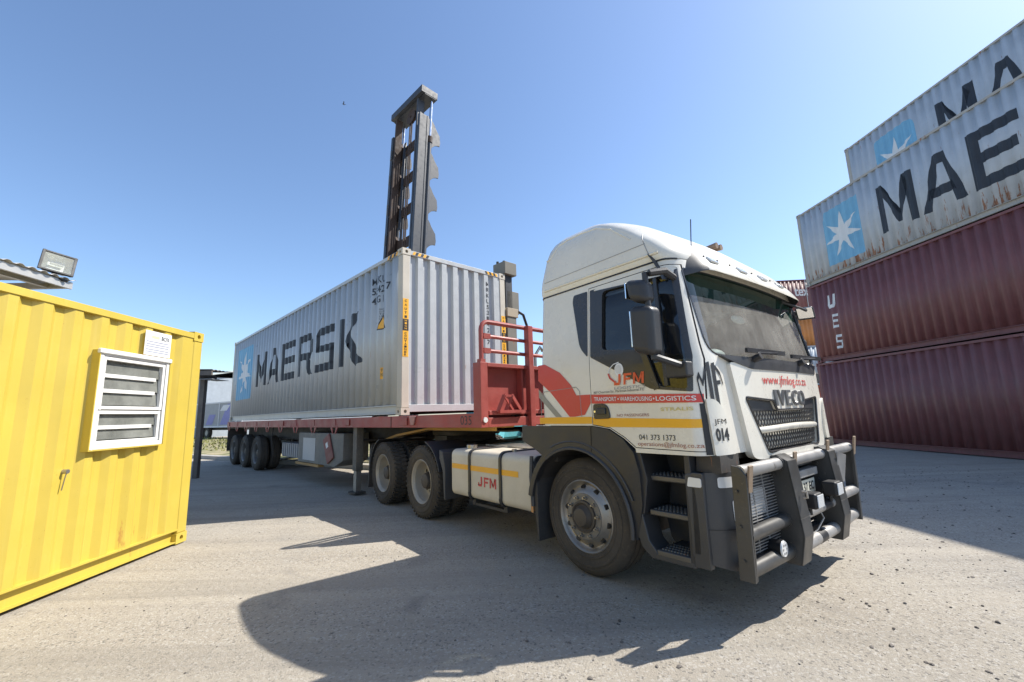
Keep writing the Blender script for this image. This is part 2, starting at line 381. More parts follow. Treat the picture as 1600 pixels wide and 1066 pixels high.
# ------------------------------------------------------------------ ground
def ground_mat():
    m, nt, b = nmat('ground_gravel'); c = coords(nt)
    big = ramp(nt, noise(nt, c, 0.16, 5, 0.6, 0.6), [(0.35, 0), (0.65, 1)])
    base = mix(nt, big, (0.335, 0.300, 0.248), (0.385, 0.335, 0.265))
    mid = ramp(nt, noise(nt, c, 1.1, 6, 0.65), [(0.35, 0), (0.7, 0.75)])
    base = mix(nt, mid, base, (0.41, 0.370, 0.305))
    grey = ramp(nt, noise(nt, c, 0.45, 6, 0.7), [(0.52, 0), (0.72, 0.6)])
    base = mix(nt, grey, base, (0.255, 0.245, 0.23))
    spk = ramp(nt, noise(nt, c, 130, 2, 0.6), [(0.36, 0.0), (0.44, 1.0)])
    base = mix(nt, 0.35, base, mix(nt, spk, (0.12, 0.115, 0.11), base))
    v = nt.nodes.new('ShaderNodeTexVoronoi'); v.inputs['Scale'].default_value = 75; nt.links.new(c, v.inputs['Vector'])
    agg = nt.nodes.new('ShaderNodeSeparateColor'); nt.links.new(v.outputs['Color'], agg.inputs[0])
    base = mix(nt, ramp(nt, agg.outputs[0], [(0.80, 0), (0.86, 0.45)]), base, (0.52, 0.49, 0.44))
    base = mix(nt, ramp(nt, agg.outputs[1], [(0.90, 0), (0.94, 0.55)]), base, (0.10, 0.095, 0.09))
    # tyre tracks and compacted patches
    tk = nt.nodes.new('ShaderNodeMapping'); tk.inputs['Rotation'].default_value = (0, 0, R(52)); tk.inputs['Scale'].default_value = (0.06, 1.0, 1); nt.links.new(c, tk.inputs['Vector'])
    base = mix(nt, ramp(nt, noise(nt, tk.outputs[0], 2.6, 5, 0.6, 0.5), [(0.50, 0), (0.66, 0.55)]), base, (0.265, 0.24, 0.20))
    tk2 = nt.nodes.new('ShaderNodeMapping'); tk2.inputs['Rotation'].default_value = (0, 0, R(-70)); tk2.inputs['Scale'].default_value = (0.05, 1.0, 1); nt.links.new(c, tk2.inputs['Vector'])
    base = mix(nt, ramp(nt, noise(nt, tk2.outputs[0], 1.7, 5, 0.6, 0.4), [(0.52, 0), (0.68, 0.5)]), base, (0.455, 0.405, 0.33))
    # oil and tyre stains
    st = ramp(nt, noise(nt, c, 0.85, 5, 0.62, 0.8), [(0.60, 0), (0.72, 0.45)])
    base = mix(nt, st, base, (0.16, 0.15, 0.14))
    nt.links.new(base, b.inputs['Base Color']); b.inputs['Roughness'].default_value = 0.92; b.inputs['Specular IOR Level'].default_value = 0.2
    add = nt.nodes.new('ShaderNodeMath'); add.operation = 'ADD'
    nt.links.new(noise(nt, c, 95, 4, 0.7), add.inputs[0])
    m2 = nt.nodes.new('ShaderNodeMath'); m2.operation = 'MULTIPLY'; m2.inputs[1].default_value = 2.0
    nt.links.new(noise(nt, c, 14, 6, 0.7), m2.inputs[0]); nt.links.new(m2.outputs[0], add.inputs[1])
    bump(nt, b, add.outputs[0], 0.8, 0.011)
    return m
gm = MB()
for i in range(-1, 2):
    for j in range(-1, 2):
        a = [-900, -40, 60, 900]; bb = [-400, -20, 80, 1600]
        gm.add([(a[i + 1], bb[j + 1], 0), (a[i + 2], bb[j + 1], 0), (a[i + 2], bb[j + 2], 0), (a[i + 1], bb[j + 2], 0)], [(0, 1, 2, 3)])
g = make('ground', gm, ground_mat()); tag(g, 'dusty beige gravel and tar yard surface', 'ground', kind='structure')

# loose stones
stone_m = paint('loose_stone', (0.16, 0.14, 0.12), 0.9, vary=0.5, vscale=2.0)
sm = MB(); rs = random.Random(3)
ico = [(-.53, 0, .85), (.53, 0, .85), (-.53, 0, -.85), (.53, 0, -.85), (0, .85, .53), (0, .85, -.53), (0, -.85, .53), (0, -.85, -.53), (.85, .53, 0), (-.85, .53, 0), (.85, -.53, 0), (-.85, -.53, 0)]
icf = [(0, 4, 1), (0, 9, 4), (9, 5, 4), (4, 5, 8), (4, 8, 1), (8, 10, 1), (8, 3, 10), (5, 3, 8), (5, 2, 3), (2, 7, 3), (7, 10, 3), (7, 6, 10), (7, 11, 6), (11, 0, 6), (0, 1, 6), (6, 1, 10), (9, 0, 11), (9, 11, 2), (9, 2, 5), (7, 2, 11)]
def stone(x, y, s):
    a = rs.uniform(0, 6.28); sx, sy, sz = s * rs.uniform(.7, 1.4), s * rs.uniform(.6, 1.1), s * rs.uniform(.4, .8)
    ca, sa = math.cos(a), math.sin(a); vs = []
    for p in ico:
        px, py, pz = p[0] * sx * rs.uniform(.8, 1.2), p[1] * sy * rs.uniform(.8, 1.2), p[2] * sz
        vs.append((x + px * ca - py * sa, y + px * sa + py * ca, pz + sz * 0.35))
    sm.add(vs, icf)
for i in range(7600):
    if i < 6400: x = -0.5 + 10.0 * rs.random() ** .7; y = 1.2 + 8.5 * rs.random() ** 1.3; s = 0.003 + 0.013 * rs.random() ** 6
    else: x = rs.uniform(-4.0, 4); y = rs.uniform(1.2, 7.5); s = 0.0025 + 0.008 * rs.random() ** 5
    stone(x, y, s)
make('loose_stones', sm, stone_m, merge=0)
tag(bpy.data.objects['loose_stones'], 'small loose stones scattered over the yard', 'stones', kind='stuff')

# ------------------------------------------------------------------ containers
def corr(x0, x1, pitch=0.278, depth=0.036, off=0.06, slope=None):
    xs = [(x0, 0.0)]; x = x0 + off; sl = slope or pitch / 4; fl_ = (pitch - 2 * sl) / 2
    while x + pitch < x1 - 0.03:
        xs += [(x, 0.0), (x + sl, depth), (x + sl + fl_, depth), (x + 2 * sl + fl_, 0.0)]; x += pitch
    xs.append((x1, 0.0)); return xs
def corr_at(cs, x):
    for (a, da), (b, db) in zip(cs[:-1], cs[1:]):
        if a <= x <= b: return da + (db - da) * (x - a) / max(1e-9, b - a)
    return 0.0
def corr_wall(cs, z0, z1, fn):
    mb = MB(); n = len(cs)
    v = [fn(x, d, z) for x, d in cs for z in (z0, z1)]
    return mb.add(v, [(2 * i, 2 * i + 2, 2 * i + 3, 2 * i + 1) for i in range(n - 1)])
HW = 1.219
CAST = {}
def container(name, loc, rz, L, H, wall, rail, post, label, group=None, doors=True, pitch=0.278, depth=0.040, cat='container', castm=None, slope=0.062):
    r = empty(name, loc, rz); tag(r, label, cat, group)
    hl = L / 2; z0, z1 = 0.17, H - 0.085
    cs = corr(-hl + 0.16, hl - 0.16, pitch, depth, 0.06, slope); r['corr_n'] = len(cs)
    ws = []
    for s in (-1, 1):
        w = make('side_wall', corr_wall(cs, z0, z1, lambda x, d, z: (x, s * (HW - 0.014 - d), z)), wall, r, ang=25)
        so = w.modifiers.new('thick', 'SOLIDIFY'); so.thickness = 0.004; so.offset = 0
        ws.append(w)
    ce = corr(-HW + 0.15, HW - 0.15, 0.258, 0.055, 0.02, 0.022)
    e = make('end_wall', corr_wall(ce, z0, z1, lambda y, d, z: (hl - 0.02 - d, y, z)), wall, r, ang=25)
    cr = corr(-hl + 0.1, hl - 0.1, 0.209, 0.02)
    rf = MB(); n = len(cr)
    rf.add([(x, y, H - 0.03 - d) for x, d in cr for y in (-HW + 0.05, HW - 0.05)], [(2 * i, 2 * i + 2, 2 * i + 3, 2 * i + 1) for i in range(n - 1)])
    make('roof', rf, wall, r, ang=25)
    fl = MB(); fl.box(-hl + 0.1, hl - 0.1, -HW + 0.06, HW - 0.06, 0.12, 0.15)
    for i in range(int(L / 0.6)): fl.box(-hl + 0.3 + i * 0.6, -hl + 0.36 + i * 0.6, -HW + 0.06, HW - 0.06, 0.02, 0.12)
    make('floor', fl, chassis, r)
    for s in (-1, 1):
        make('top_rail', MB().box(-hl + 0.16, hl - 0.16, s * HW - 0.035 - s * 0.038, s * HW + 0.035 - s * 0.038, H - 0.09, H - 0.022), rail, r, 0.004)
        br = MB()
        br.box(-hl + 0.16, hl - 0.16, s * (HW - 0.062) - 0.004, s * (HW - 0.062) + 0.004, 0.03, 0.156)
        br.box(-hl + 0.16, hl - 0.16, s * HW - 0.034 - s * 0.036, s * HW + 0.034 - s * 0.036, 0.156, 0.172)
        br.box(-hl + 0.16, hl - 0.16, s * HW - 0.03 - s * 0.033, s * HW + 0.03 - s * 0.033, 0.018, 0.03)
        make('bottom_rail', br, rail, r)
        for e2 in (-1, 1):
            pm = MB()
            xa, xb = sorted((e2 * hl - e2 * 0.006, e2 * (hl - 0.16))); ya, yb = sorted((s * (HW - 0.006), s * (HW - 0.15)))
            pm.box(xa, xb, ya, yb, 0.118, H - 0.118); make('corner_post', pm, post, r, 0.012)
            for zz in (0.059, H - 0.059):
                c = (e2 * (hl - 0.089), s * (HW - 0.081), zz); cmat = castm or post; key = (cmat.name, e2, s)
                if key not in CAST:
                    cm = MB().box(-0.089, 0.089, -0.081, 0.081, -0.059, 0.059)
                    h1 = MB().cyl((0, s * 0.03, 0), (0, s * 0.2, 0), 0.03, n=10)
                    h2 = MB().cyl((e2 * 0.03, 0, 0), (e2 * 0.2, 0, 0), 0.03, n=10)
                    CAST[key] = boolean(to_mesh('corner_casting', cm), [h1, h2])
                make('corner_casting', CAST[key], cmat, r).location = c
    for e2 in (-1, 1):
        xa, xb = sorted((e2 * (hl - 0.01), e2 * (hl - 0.09)))
        make('end_header', MB().box(xa, xb, -HW + 0.15, HW - 0.15, H - 0.10, H - 0.02), rail, r, 0.004)
        make('end_sill', MB().box(xa, xb, -HW + 0.15, HW - 0.15, 0.05, 0.17), rail, r, 0.004)
    for s in (-1, 1):
        d = make('door', MB().box(-hl + 0.02, -hl + 0.06, *(sorted((s * 0.006, s * (HW - 0.155)))), 0.175, H - 0.105), wall, r, 0.006)
        for k in (0.3, 0.8): make('lock_rod', MB().cyl((-hl - 0.01, s * k, 0.1), (-hl - 0.01, s * k, H - 0.06), 0.017, n=8), steel, d)
    return r, cs, ws
def wall_fn(cs, off=0.004): return lambda x, z: (x, -(HW - 0.014 - corr_at(cs, x)) - off, z)
def on_wall(name, polys, cs, m, parent):
    mb = laid(polys, wall_fn(cs), [c[0] for c in cs])
    return make(name, mb, m, parent, ang=20)

LET = {
 'M': [[(0, 0), (.19, 0), (.19, 1), (0, 1)], [(.19, 1), (.19, .72), (.48, .10), (.58, .32)], [(.19, 1), (.58, .32), (.52, .25), (.19, .9)], [(.48, .10), (.58, .10), (.88, .82), (.74, 1)], [(.81, 0), (1, 0), (1, 1), (.74, 1)]],
 'A': [[(0, 0), (.2, 0), (.50, .80), (.40, 1)], [(.40, 1), (.50, .80), (.60, .80), (.66, 1)], [(.60, .80), (.66, 1), (1, 0), (.76, 0)], [(.13, .22), (.80, .22), (.74, .40), (.20, .40)]],
 'E': [[(0, 0), (.23, 0), (.23, 1), (0, 1)], [(.23, 0), (1, 0), (1, .18), (.23, .18)], [(.23, .42), (.90, .42), (.90, .60), (.23, .60)], [(.23, .82), (.97, .82), (.97, 1), (.23, 1)]],
 'R': [[(0, 0), (.22, 0), (.22, 1), (0, 1)], [(.22, .82), (.95, .82), (.85, 1), (.22, 1)], [(.75, .44), (.97, .52), (.97, .82), (.75, .82)], [(.22, .38), (.86, .38), (.97, .52), (.22, .56)], [(.50, .38), (.74, .38), (.98, 0), (.74, 0)]],
 'S': [[(.02, .82), (.98, .82), (.98, 1), (.10, 1)], [(.02, .46), (.24, .58), (.24, .82), (.02, .88)], [(.02, .46), (.92, .42), (.98, .58), (.10, .60)], [(.76, .16), (.98, .10), (.98, .56), (.76, .46)], [(0, 0), (.90, 0), (.98, .18), (0, .18)]],
 'K': [[(0, 0), (.22, 0), (.22, 1), (0, 1)], [(.36, .5), (.56, .62), (.90, 1.02), (.62, 1.02)], [(.36, .5), (.44, .36), (.66, .50), (.56, .62)], [(.44, .36), (.66, .52), (.82, .22), (.62, .12)], [(.62, .12), (.82, .22), (1.08, .02), (.74, -.04)]],
}
def letters(word, xs, w, z0, z1):
    out = []
    for ch, x in zip(word, xs):
        for p in LET[ch]: out.append([(x + a * w, z0 + b * (z1 - z0)) for a, b in p])
    return out
def star(cx, cz, r1, r2, sx=1.0):
    pts = [(cx + sx * (r1 if i % 2 == 0 else r2) * math.sin(math.pi * i / 7), cz + (r1 if i % 2 == 0 else r2) * math.cos(math.pi * i / 7)) for i in range(14)]
    return tess(pts)

# ---- container carried by the trailer
ZC = 1.462; L40 = 12.192; HQ = 2.896
kc, cs, ws = container('shipping_container', FK.w(-L40 / 2, 0, ZC), FK.a, L40, HQ, cgrey, cgrey, cgreyp, 'clean grey shipping container with star logo riding on the red trailer', group='grey star-logo containers')
def kx(x): return x + L40 / 2
on_wall('logo_square', tess(rounded([(kx(-11.55), 0.72), (kx(-9.5), 0.72), (kx(-9.5), 2.5), (kx(-11.55), 2.5)], 0.15)), cs, lblue, kc)
st = make('logo_star', laid(star(kx(-10.52), 1.62, 0.78, 0.25, 1.1), wall_fn(cs, 0.007), [c[0] for c in cs]), whitep, kc, ang=20)
on_wall('lettering', letters('MAERSK', [kx(-9.05 + i * 1.27) for i in range(6)], 1.1, 1.04, 2.06), cs, navy, kc)
ps = text_polys('MRKU', kx(-1.14), kx(-.70), 2.46, 2.60, .02) + text_polys('53 427 7', kx(-1.14), kx(-.50), 2.27, 2.41, .02) + text_polys('45G1', kx(-1.14), kx(-.76), 2.08, 2.22, .02)
on_wall('serial_number', ps, cs, navy, kc)
on_wall('serial_number', sum([text_polys(t, kx(-.85), kx(-.65), 1.93 - i * .045, 1.96 - i * .045) for i, t in enumerate(['MAX GROSS', '32 500 KG', 'TARE', '3 920 KG', 'CU.CAP'])], []), cs, navy, kc)
tri = [(kx(-.93), 1.56), (kx(-.60), 1.56), (kx(-.76), 1.85)]
on_wall('warning_triangle', tess(tri), cs, blackp, kc)
make('warning_triangle', laid(tess([(kx(-.89), 1.58), (kx(-.64), 1.58), (kx(-.76), 1.80)]), wall_fn(cs, .007), [c[0] for c in cs]), stripey, kc)
on_wall('height_label', tess([(kx(-.81), .65), (kx(-.66), .65), (kx(-.66), .86), (kx(-.81), .86)]), cs, stripey, kc)
make('height_label', laid(text_polys("9'6", kx(-.80), kx(-.67), .78, .84) + text_polys('HIGH', kx(-.80), kx(-.67), .70, .76), wall_fn(cs, .007), [c[0] for c in cs]), blackp, kc)
def front_fn(o): return lambda y, z: (L40 / 2 - 0.006 + o, y, z)
for s in (-1, 1):
    a, b = sorted((s * 1.20, s * 1.09))
    make('caution_strip', laid(tess([(a, .97), (b, .97), (b, 1.98), (a, 1.98)]), front_fn(.003)), stripey, kc)
    make('caution_strip', laid(tess([(a, 1.42), (b, 1.42), (b, 1.62), (a, 1.62)]), front_fn(.0055)), blackp, kc)
    t = []; m = (a + b) / 2
    for i, ch in enumerate('CAUTION'): t += text_polys(ch, m - .022, m + .022, 1.92 - i * .07, 1.962 - i * .07, .02)
    for i, ch in enumerate('CONTAINER'): t += text_polys(ch, m - .022, m + .022, 1.355 - i * .046, 1.39 - i * .046, .02)
    tag(make('caution_lettering', laid(t, front_fn(.006)), blackp, kc), kind='stuff')
    t = []
    for i, ch in enumerate('HIGH'): t += text_polys(ch, m - .02, m + .02, 1.575 - i * .046, 1.607 - i * .046, .02)
    tag(make('caution_lettering', laid(t, front_fn(.008)), stripey, kc), kind='stuff')
    # hazard dashes on the top edges
    hz = MB(); hb = MB()
    for k in range(6):
        y0 = s * (1.02 - k * .055); y1 = s * (1.02 - k * .055 - .05)
        (hz if k % 2 == 0 else hb).add([(L40 / 2 - .008, y0, HQ - .09), (L40 / 2 - .008, y1, HQ - .09), (L40 / 2 - .008, y1 - s * .03, HQ - .03), (L40 / 2 - .008, y0 - s * .03, HQ - .03)], [(0, 1, 2, 3)])
    make('hazard_stripe', hz, stripey, kc); make('hazard_stripe', hb, blackp, kc)
hz = MB(); hb = MB()
for k in range(5):
    x0 = L40 / 2 - .18 - k * .075
    (hz if k % 2 == 0 else hb).add([(x0, -HW - .0, HQ - .17 + .078), (x0 - .07, -HW, HQ - .17 + .078), (x0 - .03, -HW, HQ - .03), (x0 + .04, -HW, HQ - .03)], [(0, 1, 2, 3)])
make('hazard_stripe', hz, stripey, kc); make('hazard_stripe', hb, blackp, kc)
ce = corr(-HW + 0.15, HW - 0.15, 0.258, 0.055, 0.02, 0.022)
t = []
for i, ch in enumerate('MRKU5314277'): t += text_polys(ch, .70, .78, 2.55 - i * .12, 2.64 - i * .12, .02)
make('serial_number', laid(t, lambda y, z: (L40 / 2 - .02 - corr_at(ce, y) + .004, y, z), [c[0] for c in ce]), navy, kc, ang=20)

# ---- wall of containers on the right
def stacked(ix, z, wall, rail, name, label, group, yoff=0.0, xoff=0.0, L=L40, fr=FS):
    p = fr.w(L / 2 + xoff, HW + yoff, z)
    return container(name, p, fr.a, L, HQ, wall, rail, rail, label, group)
r1, c1, _ = stacked(0, 0.006, maroon2, maroon2, 'shipping_container', 'maroon container at the bottom of the right-hand wall, standing on the ground', 'maroon containers in the right-hand wall', xoff=-.1)
r2, c2, _ = stacked(0, 2.906, maroon, maroon, 'shipping_container', 'maroon container lettered UES, second up in the right-hand wall', 'maroon containers in the right-hand wall')
XL2 = lambda x: x - L40 / 2
LET['U'] = [[(0, .25), (.28, .25), (.28, 1), (0, 1)], [(.76, .25), (1, .25), (1, 1), (.76, 1)], [(0, .25), (.12, 0), (.88, 0), (1, .25)]]
ps = [[(x + .10 * (z - 1.0), z) for x, z in p] for p in letters('U', [XL2(.72)], .32, 1.86, 2.34) + letters('E', [XL2(.88)], .25, 1.14, 1.62) + letters('S', [XL2(1.0)], .25, .40, .88)]
for q_ in (ps[:len(LET['U'])], ps[len(LET['U']):len(LET['U']) + len(LET['E'])], ps[len(LET['U']) + len(LET['E']):]): on_wall('lettering', q_, c2, whitep, r2)
r3, c3, _ = stacked(0, 5.806, cgrey2, cgrey2r, 'shipping_container', 'rusty grey star-logo container, third up, on top of the maroon containers', 'grey star-logo containers')
on_wall('logo_square', tess([(XL2(1.15), .42), (XL2(2.68), .42), (XL2(2.68), 2.40), (XL2(1.3), 2.40), (XL2(1.15), 2.1)]), c3, lblue, r3)
make('logo_star', laid(star(XL2(1.92), 1.38, .80, .27, .95), wall_fn(c3, .007), [c[0] for c in c3]), whitep, r3, ang=20)
on_wall('lettering', letters('MAERSK', [XL2(3.33 + i * 1.28) for i in range(6)], 1.13, .72, 2.22), c3, navy, r3)
r4, c4, _ = stacked(0, 8.706, cgrey2, cgrey2r, 'shipping_container', 'topmost grey star-logo container, set back in the second row', 'grey star-logo containers', yoff=2.52, xoff=-.05)
on_wall('logo_square', tess(rounded([(XL2(1.2), .42), (XL2(2.75), .42), (XL2(2.75), 2.40), (XL2(1.2), 2.40)], .3)), c4, lblue, r4)
make('logo_star', laid(star(XL2(1.98), 1.30, .82, .27, .95), wall_fn(c4, .007), [c[0] for c in c4]), whitep, r4, ang=20)
on_wall('lettering', letters('MAERSK', [XL2(3.45 + i * 1.28) for i in range(6)], 1.13, .72, 2.22), c4, navy, r4)
for k in range(3):
    c = copy_tree(r1); c.location = FS.w(L40 / 2 - .05, HW + 2.52, .006 + 2.9 * k); c['label'] = ['bottom', 'second', 'third'][k] + ' maroon container of the column hidden behind the right-hand wall'; c['group'] = 'maroon containers of the hidden second row'

# ---- far stack beyond the cab
FB = Frame((17.6, 30.6), R(-4))
bgc = [(0, 0.006, cred, 'red-orange container at ground level of the far stack beyond the cab'), (0, 2.606, maroon, 'maroon container second from the ground in the far stack beyond the cab'), (0, 5.206, corange, 'orange container third up in the far stack beyond the cab'), (0, 7.806, maroon2, 'dark red container lettered tex on top of the far stack')]
for yo, z, m_, lb in bgc:
    r, c_, _ = container('shipping_container', FB.w(3.03, HW, z), FB.a, 6.058, 2.591, m_, m_, m_, lb, 'far stack beyond the cab')
    if 'tex' in lb:
        on_wall('lettering', text_polys('tex', -.02, 1.0, 1.35, 1.95, .02), c_, whitep, r)
        for xx in (.75, 1.6): make('ladder_bar', MB().box(xx, xx + .05, -HW - .03, -HW - .01, 0.1, 2.55), steel, r)
FB2 = Frame((19.05, 28.0), R(-4))
for z, m_, lb in [(0.006, cred, 'orange-red container at the foot of the pale blue one beyond the cab'), (2.606, cblue, 'pale blue-grey container standing just in front of the far stack')]:
    container('shipping_container', FB2.w(3.03, HW, z), FB2.a, 6.058, 2.591, m_, m_, m_, lb, 'far stack beyond the cab')

# ---- yellow site office
LY = 6.058
yc, ycs, yws = container('office_container', FY.w(LY / 2, -HW, 0.015), FY.a + math.pi, LY, 2.591, yellow, yellow, yellow, 'bright yellow office container with white louvre window', cat='container')
yx = lambda X: LY / 2 - X
wx0, wx1, wz0, wz1 = yx(1.49), yx(.59), 1.20, 2.15
cutw = MB().box(wx0 + .03, wx1 - .03, -HW - .3, -HW + .3, wz0 + .03, wz1 - .03)
ow = yws[0]; ow.modifiers.clear(); ow.data = boolean(ow.data, [cutw]); shade(ow.data, 25)
wf = MB(); yo = -HW - .030; yi = -HW + .06
def fr_box(mb, a, b, c, d, w, y0, y1):
    mb.box(a, a + w, y0, y1, c, d); mb.box(b - w, b, y0, y1, c, d); mb.box(a + w, b - w, y0, y1, c, c + w); mb.box(a + w, b - w, y0, y1, d - w, d)
fr_box(wf, wx0, wx1, wz0, wz1, .042, yo, yi)
win = make('window', wf, winwhite, yc, .006)
sv_ = MB(); sv_.box(wx0 - .02, wx1 + .015, yo - .02, yo + .02, wz1 - .025, wz1 + .025); make('window_head', sv_, winwhite, win, .012)
bx_ = MB(); fr_box(bx_, wx0 - .012, wx1 + .012, wz0 - .012, wz1 + .012, .011, -HW - .038, -HW + .055); make('window_reveal', bx_, yellow, win)
zm = wz0 + .37
s1 = MB(); fr_box(s1, wx0 + .045, wx1 - .045, zm + .012, wz1 - .045, .035, yo + .008, yo + .05); make('window_sash', s1, winwhite, win, .005)
s2 = MB(); fr_box(s2, wx0 + .045, wx1 - .045, wz0 + .045, zm + .002, .035, yo + .015, yo + .05); make('window_sash', s2, winwhite, win, .005)
for a, b, n in ((zm + .047, wz1 - .08, 3), (wz0 + .08, zm - .033, 2)):
    for k in range(n):
        za = a + (b - a) * k / n; zb = a + (b - a) * (k + 1) / n
        p = MB(); p.add([(wx0 + .08, yo + .04, za + .01), (wx1 - .08, yo + .04, za + .01), (wx1 - .08, yo + .055, zb), (wx0 + .08, yo + .055, zb), (wx0 + .08, yo + .045, za + .01), (wx1 - .08, yo + .045, za + .01), (wx1 - .08, yo + .06, zb), (wx0 + .08, yo + .06, zb)], [(0, 1, 2, 3), (4, 5, 6, 7), (0, 1, 5, 4), (2, 3, 7, 6), (0, 3, 7, 4), (1, 2, 6, 5)])
        make('louvre_pane', p, louvreglass, win)
        if k: make('louvre_bar', MB().box(wx0 + .08, wx1 - .14, yo + .03, yo + .05, za - .020, za + .018), winwhite, win, .003)
make('window_blind', MB().box(wx0 + .03, wx1 - .03, -HW + .20, -HW + .21, wz0, wz1), paint('blind_grey', (.34, .35, .33), .8), win)
sg = make('sign_plate', MB().box(yx(.95), yx(.57), -HW - .006, -HW - .001, 2.19, 2.465), whitep, yc)
make('sign_lettering', laid(text_polys('BOX', yx(.72), yx(.60), 2.375, 2.425, .02), lambda x, z: (x, -HW - .0075, z)), navy, sg)
make('sign_lettering', laid(tess([(yx(.86), 2.385), (yx(.75), 2.385), (yx(.75), 2.415), (yx(.86), 2.415)]), lambda x, z: (x, -HW - .0075, z)), paint('pale_orange', (.75, .55, .35), .5), sg)
make('sign_lettering', laid(sum([tess([(yx(.93), z), (yx(.60), z), (yx(.60), z + .011), (yx(.93), z + .011)]) for z in (2.34, 2.31, 2.285, 2.25, 2.225)], []), lambda x, z: (x, -HW - .0075, z)), paint('pale_print', (.30, .31, .38), .5), sg)
hk = MB(); hk.cyl((yx(1.66), -HW + .02, 1.03), (yx(1.66), -HW - .03, 1.03), .02, n=8); hk.tube([(yx(1.66), -HW - .02, 1.03), (yx(1.665), -HW - .012, .96), (yx(1.675), -HW - .008, .87)], .005, 5); make('hook', hk, steel, yc)
fk = MB(); fk.box(yx(2.6), yx(2.24), -HW + .004, -HW + .055, .032, .154); make('fork_pocket', fk, yellow, yc)

# ---- tin canopy and floodlight behind the yellow office
FC = Frame((-6.95, 6.55), FY.a)          # far end of the canopy edge, X towards the camera
cn = empty('tin_canopy', FC.w(0, 0), FC.a); tag(cn, 'corrugated tin canopy roof rising behind the yellow office container', 'canopy')
ct = corr(0, 7.0, .16, .025, .02)
cm = MB(); n = len(ct); cm.add([(x, y, 3.70 + .1 * t_ + (0.0 if k == 0 else .02) - d + .025) for x, d in ct for k, (y, t_) in enumerate(((0.08, 0), (-3.2, 1)))], [(2 * i, 2 * i + 2, 2 * i + 3, 2 * i + 1) for i in range(n - 1)])
o = make('roof_sheet', cm, tin, cn, ang=25); o.modifiers.new('t', 'SOLIDIFY').thickness = .004
make('fascia', MB().box(0, 7.0, .0, .035, 3.58, 3.69), tin, cn, .004)
make('end_beam', MB().box(0.02, .07, -3.2, -.005, 3.585, 3.685), tin, cn)
for yy in (-.3, -1.2, -2.2, -3.1): make('purlin', MB().box(.08, 7.0, yy - .03, yy + .03, 3.60, 3.68), tin, cn)
for xx in (.3, 3.5, 6.7):
    make('support_post', MB().box(xx - .04, xx + .04, -2.34, -2.26, 0, 3.6), dkpost, cn)
    make('support_post', MB().box(xx - .04, xx + .04, -3.1, -3.02, 0, 3.6), dkpost, cn)
fl = empty('floodlight', FC.w(.30, .04, 3.725), R(58)); fl.rotation_euler = (R(-16), R(8), R(58)); fl.scale = (.84, .84, .84); tag(fl, 'square black floodlight with clear glass on the tin canopy edge', 'floodlight')
# local: lamp faces -Y (towards the camera), tilted slightly down
fb = MB(); fb.add([(-.22, 0, .06), (.22, 0, .06), (.22, .02, .44), (-.22, .02, .44), (-.13, .17, .12), (.13, .17, .12), (.13, .18, .38), (-.13, .18, .38)], [(0, 1, 5, 4), (1, 2, 6, 5), (2, 3, 7, 6), (3, 0, 4, 7), (4, 5, 6, 7)])
b_ = make('lamp_housing', fb, lampblack, fl, ang=20)
fr = MB(); fr_box(fr, -.235, .235, .045, .455, .032, -.025, .012); make('lamp_frame', fr, lampblack, fl, .006)
make('reflector', MB().add([(-.2, -.002, .08), (.2, -.002, .08), (.2, .0, .42), (-.2, .0, .42), (-.11, .11, .16), (.11, .11, .16), (.11, .11, .34), (-.11, .11, .34)], [(0, 1, 5, 4), (1, 2, 6, 5), (2, 3, 7, 6), (3, 0, 4, 7), (4, 5, 6, 7)]), reflector, fl, ang=20)
make('lamp_tube', MB().cyl((-.09, .06, .25), (.09, .06, .25), .02, n=10), whitep, fl)
make('lamp_glass', MB().box(-.205, .205, -.014, -.009, .075, .425), lampglass, fl)
make('bracket', MB().box(-.03, .03, .05, .11, -.03, .1).box(-.2, .2, .06, .1, -.03, -.005), lampblack, fl)

# ---- dark lean-to shelter with a post behind the yellow office
FL = Frame((-8.51, 11.85), FY.a + R(180))
ln = empty('shelter', FL.w(0, 0), FL.a); tag(ln, 'dark shelter with a slim post and tin roof past the yellow office', 'shelter')
for yy in (0, 2.8): make('post', MB().box(-.06, .06, yy - .06, yy + .06, 0, 2.62), dkpost, ln)
ct = corr(-.35, .55, .17, .03, .02); n = len(ct)
cm = MB(); cm.add([(x, y, z - d) for x, d in ct for y, z in ((-.42, 2.86), (3.1, 2.95))], [(2 * i, 2 * i + 2, 2 * i + 3, 2 * i + 1) for i in range(n - 1)])
o = make('roof_sheet', cm, dkpost, ln, ang=25); o.modifiers.new('t', 'SOLIDIFY').thickness = .006
make('roof_beam', MB().box(-.25, .45, -.06, .06, 2.62, 2.76), dkpost, ln); make('roof_beam', MB().box(-.25, .45, 2.74, 2.86, 2.62, 2.80), dkpost, ln)
make('roof_edge', MB().box(-.36, -.3, -.42, 3.1, 2.70, 2.82), dkpost, ln)
make('eaves_sheet', MB().box(-.3, .45, -.40, -.06, 2.60, 2.61), wall_m, ln)

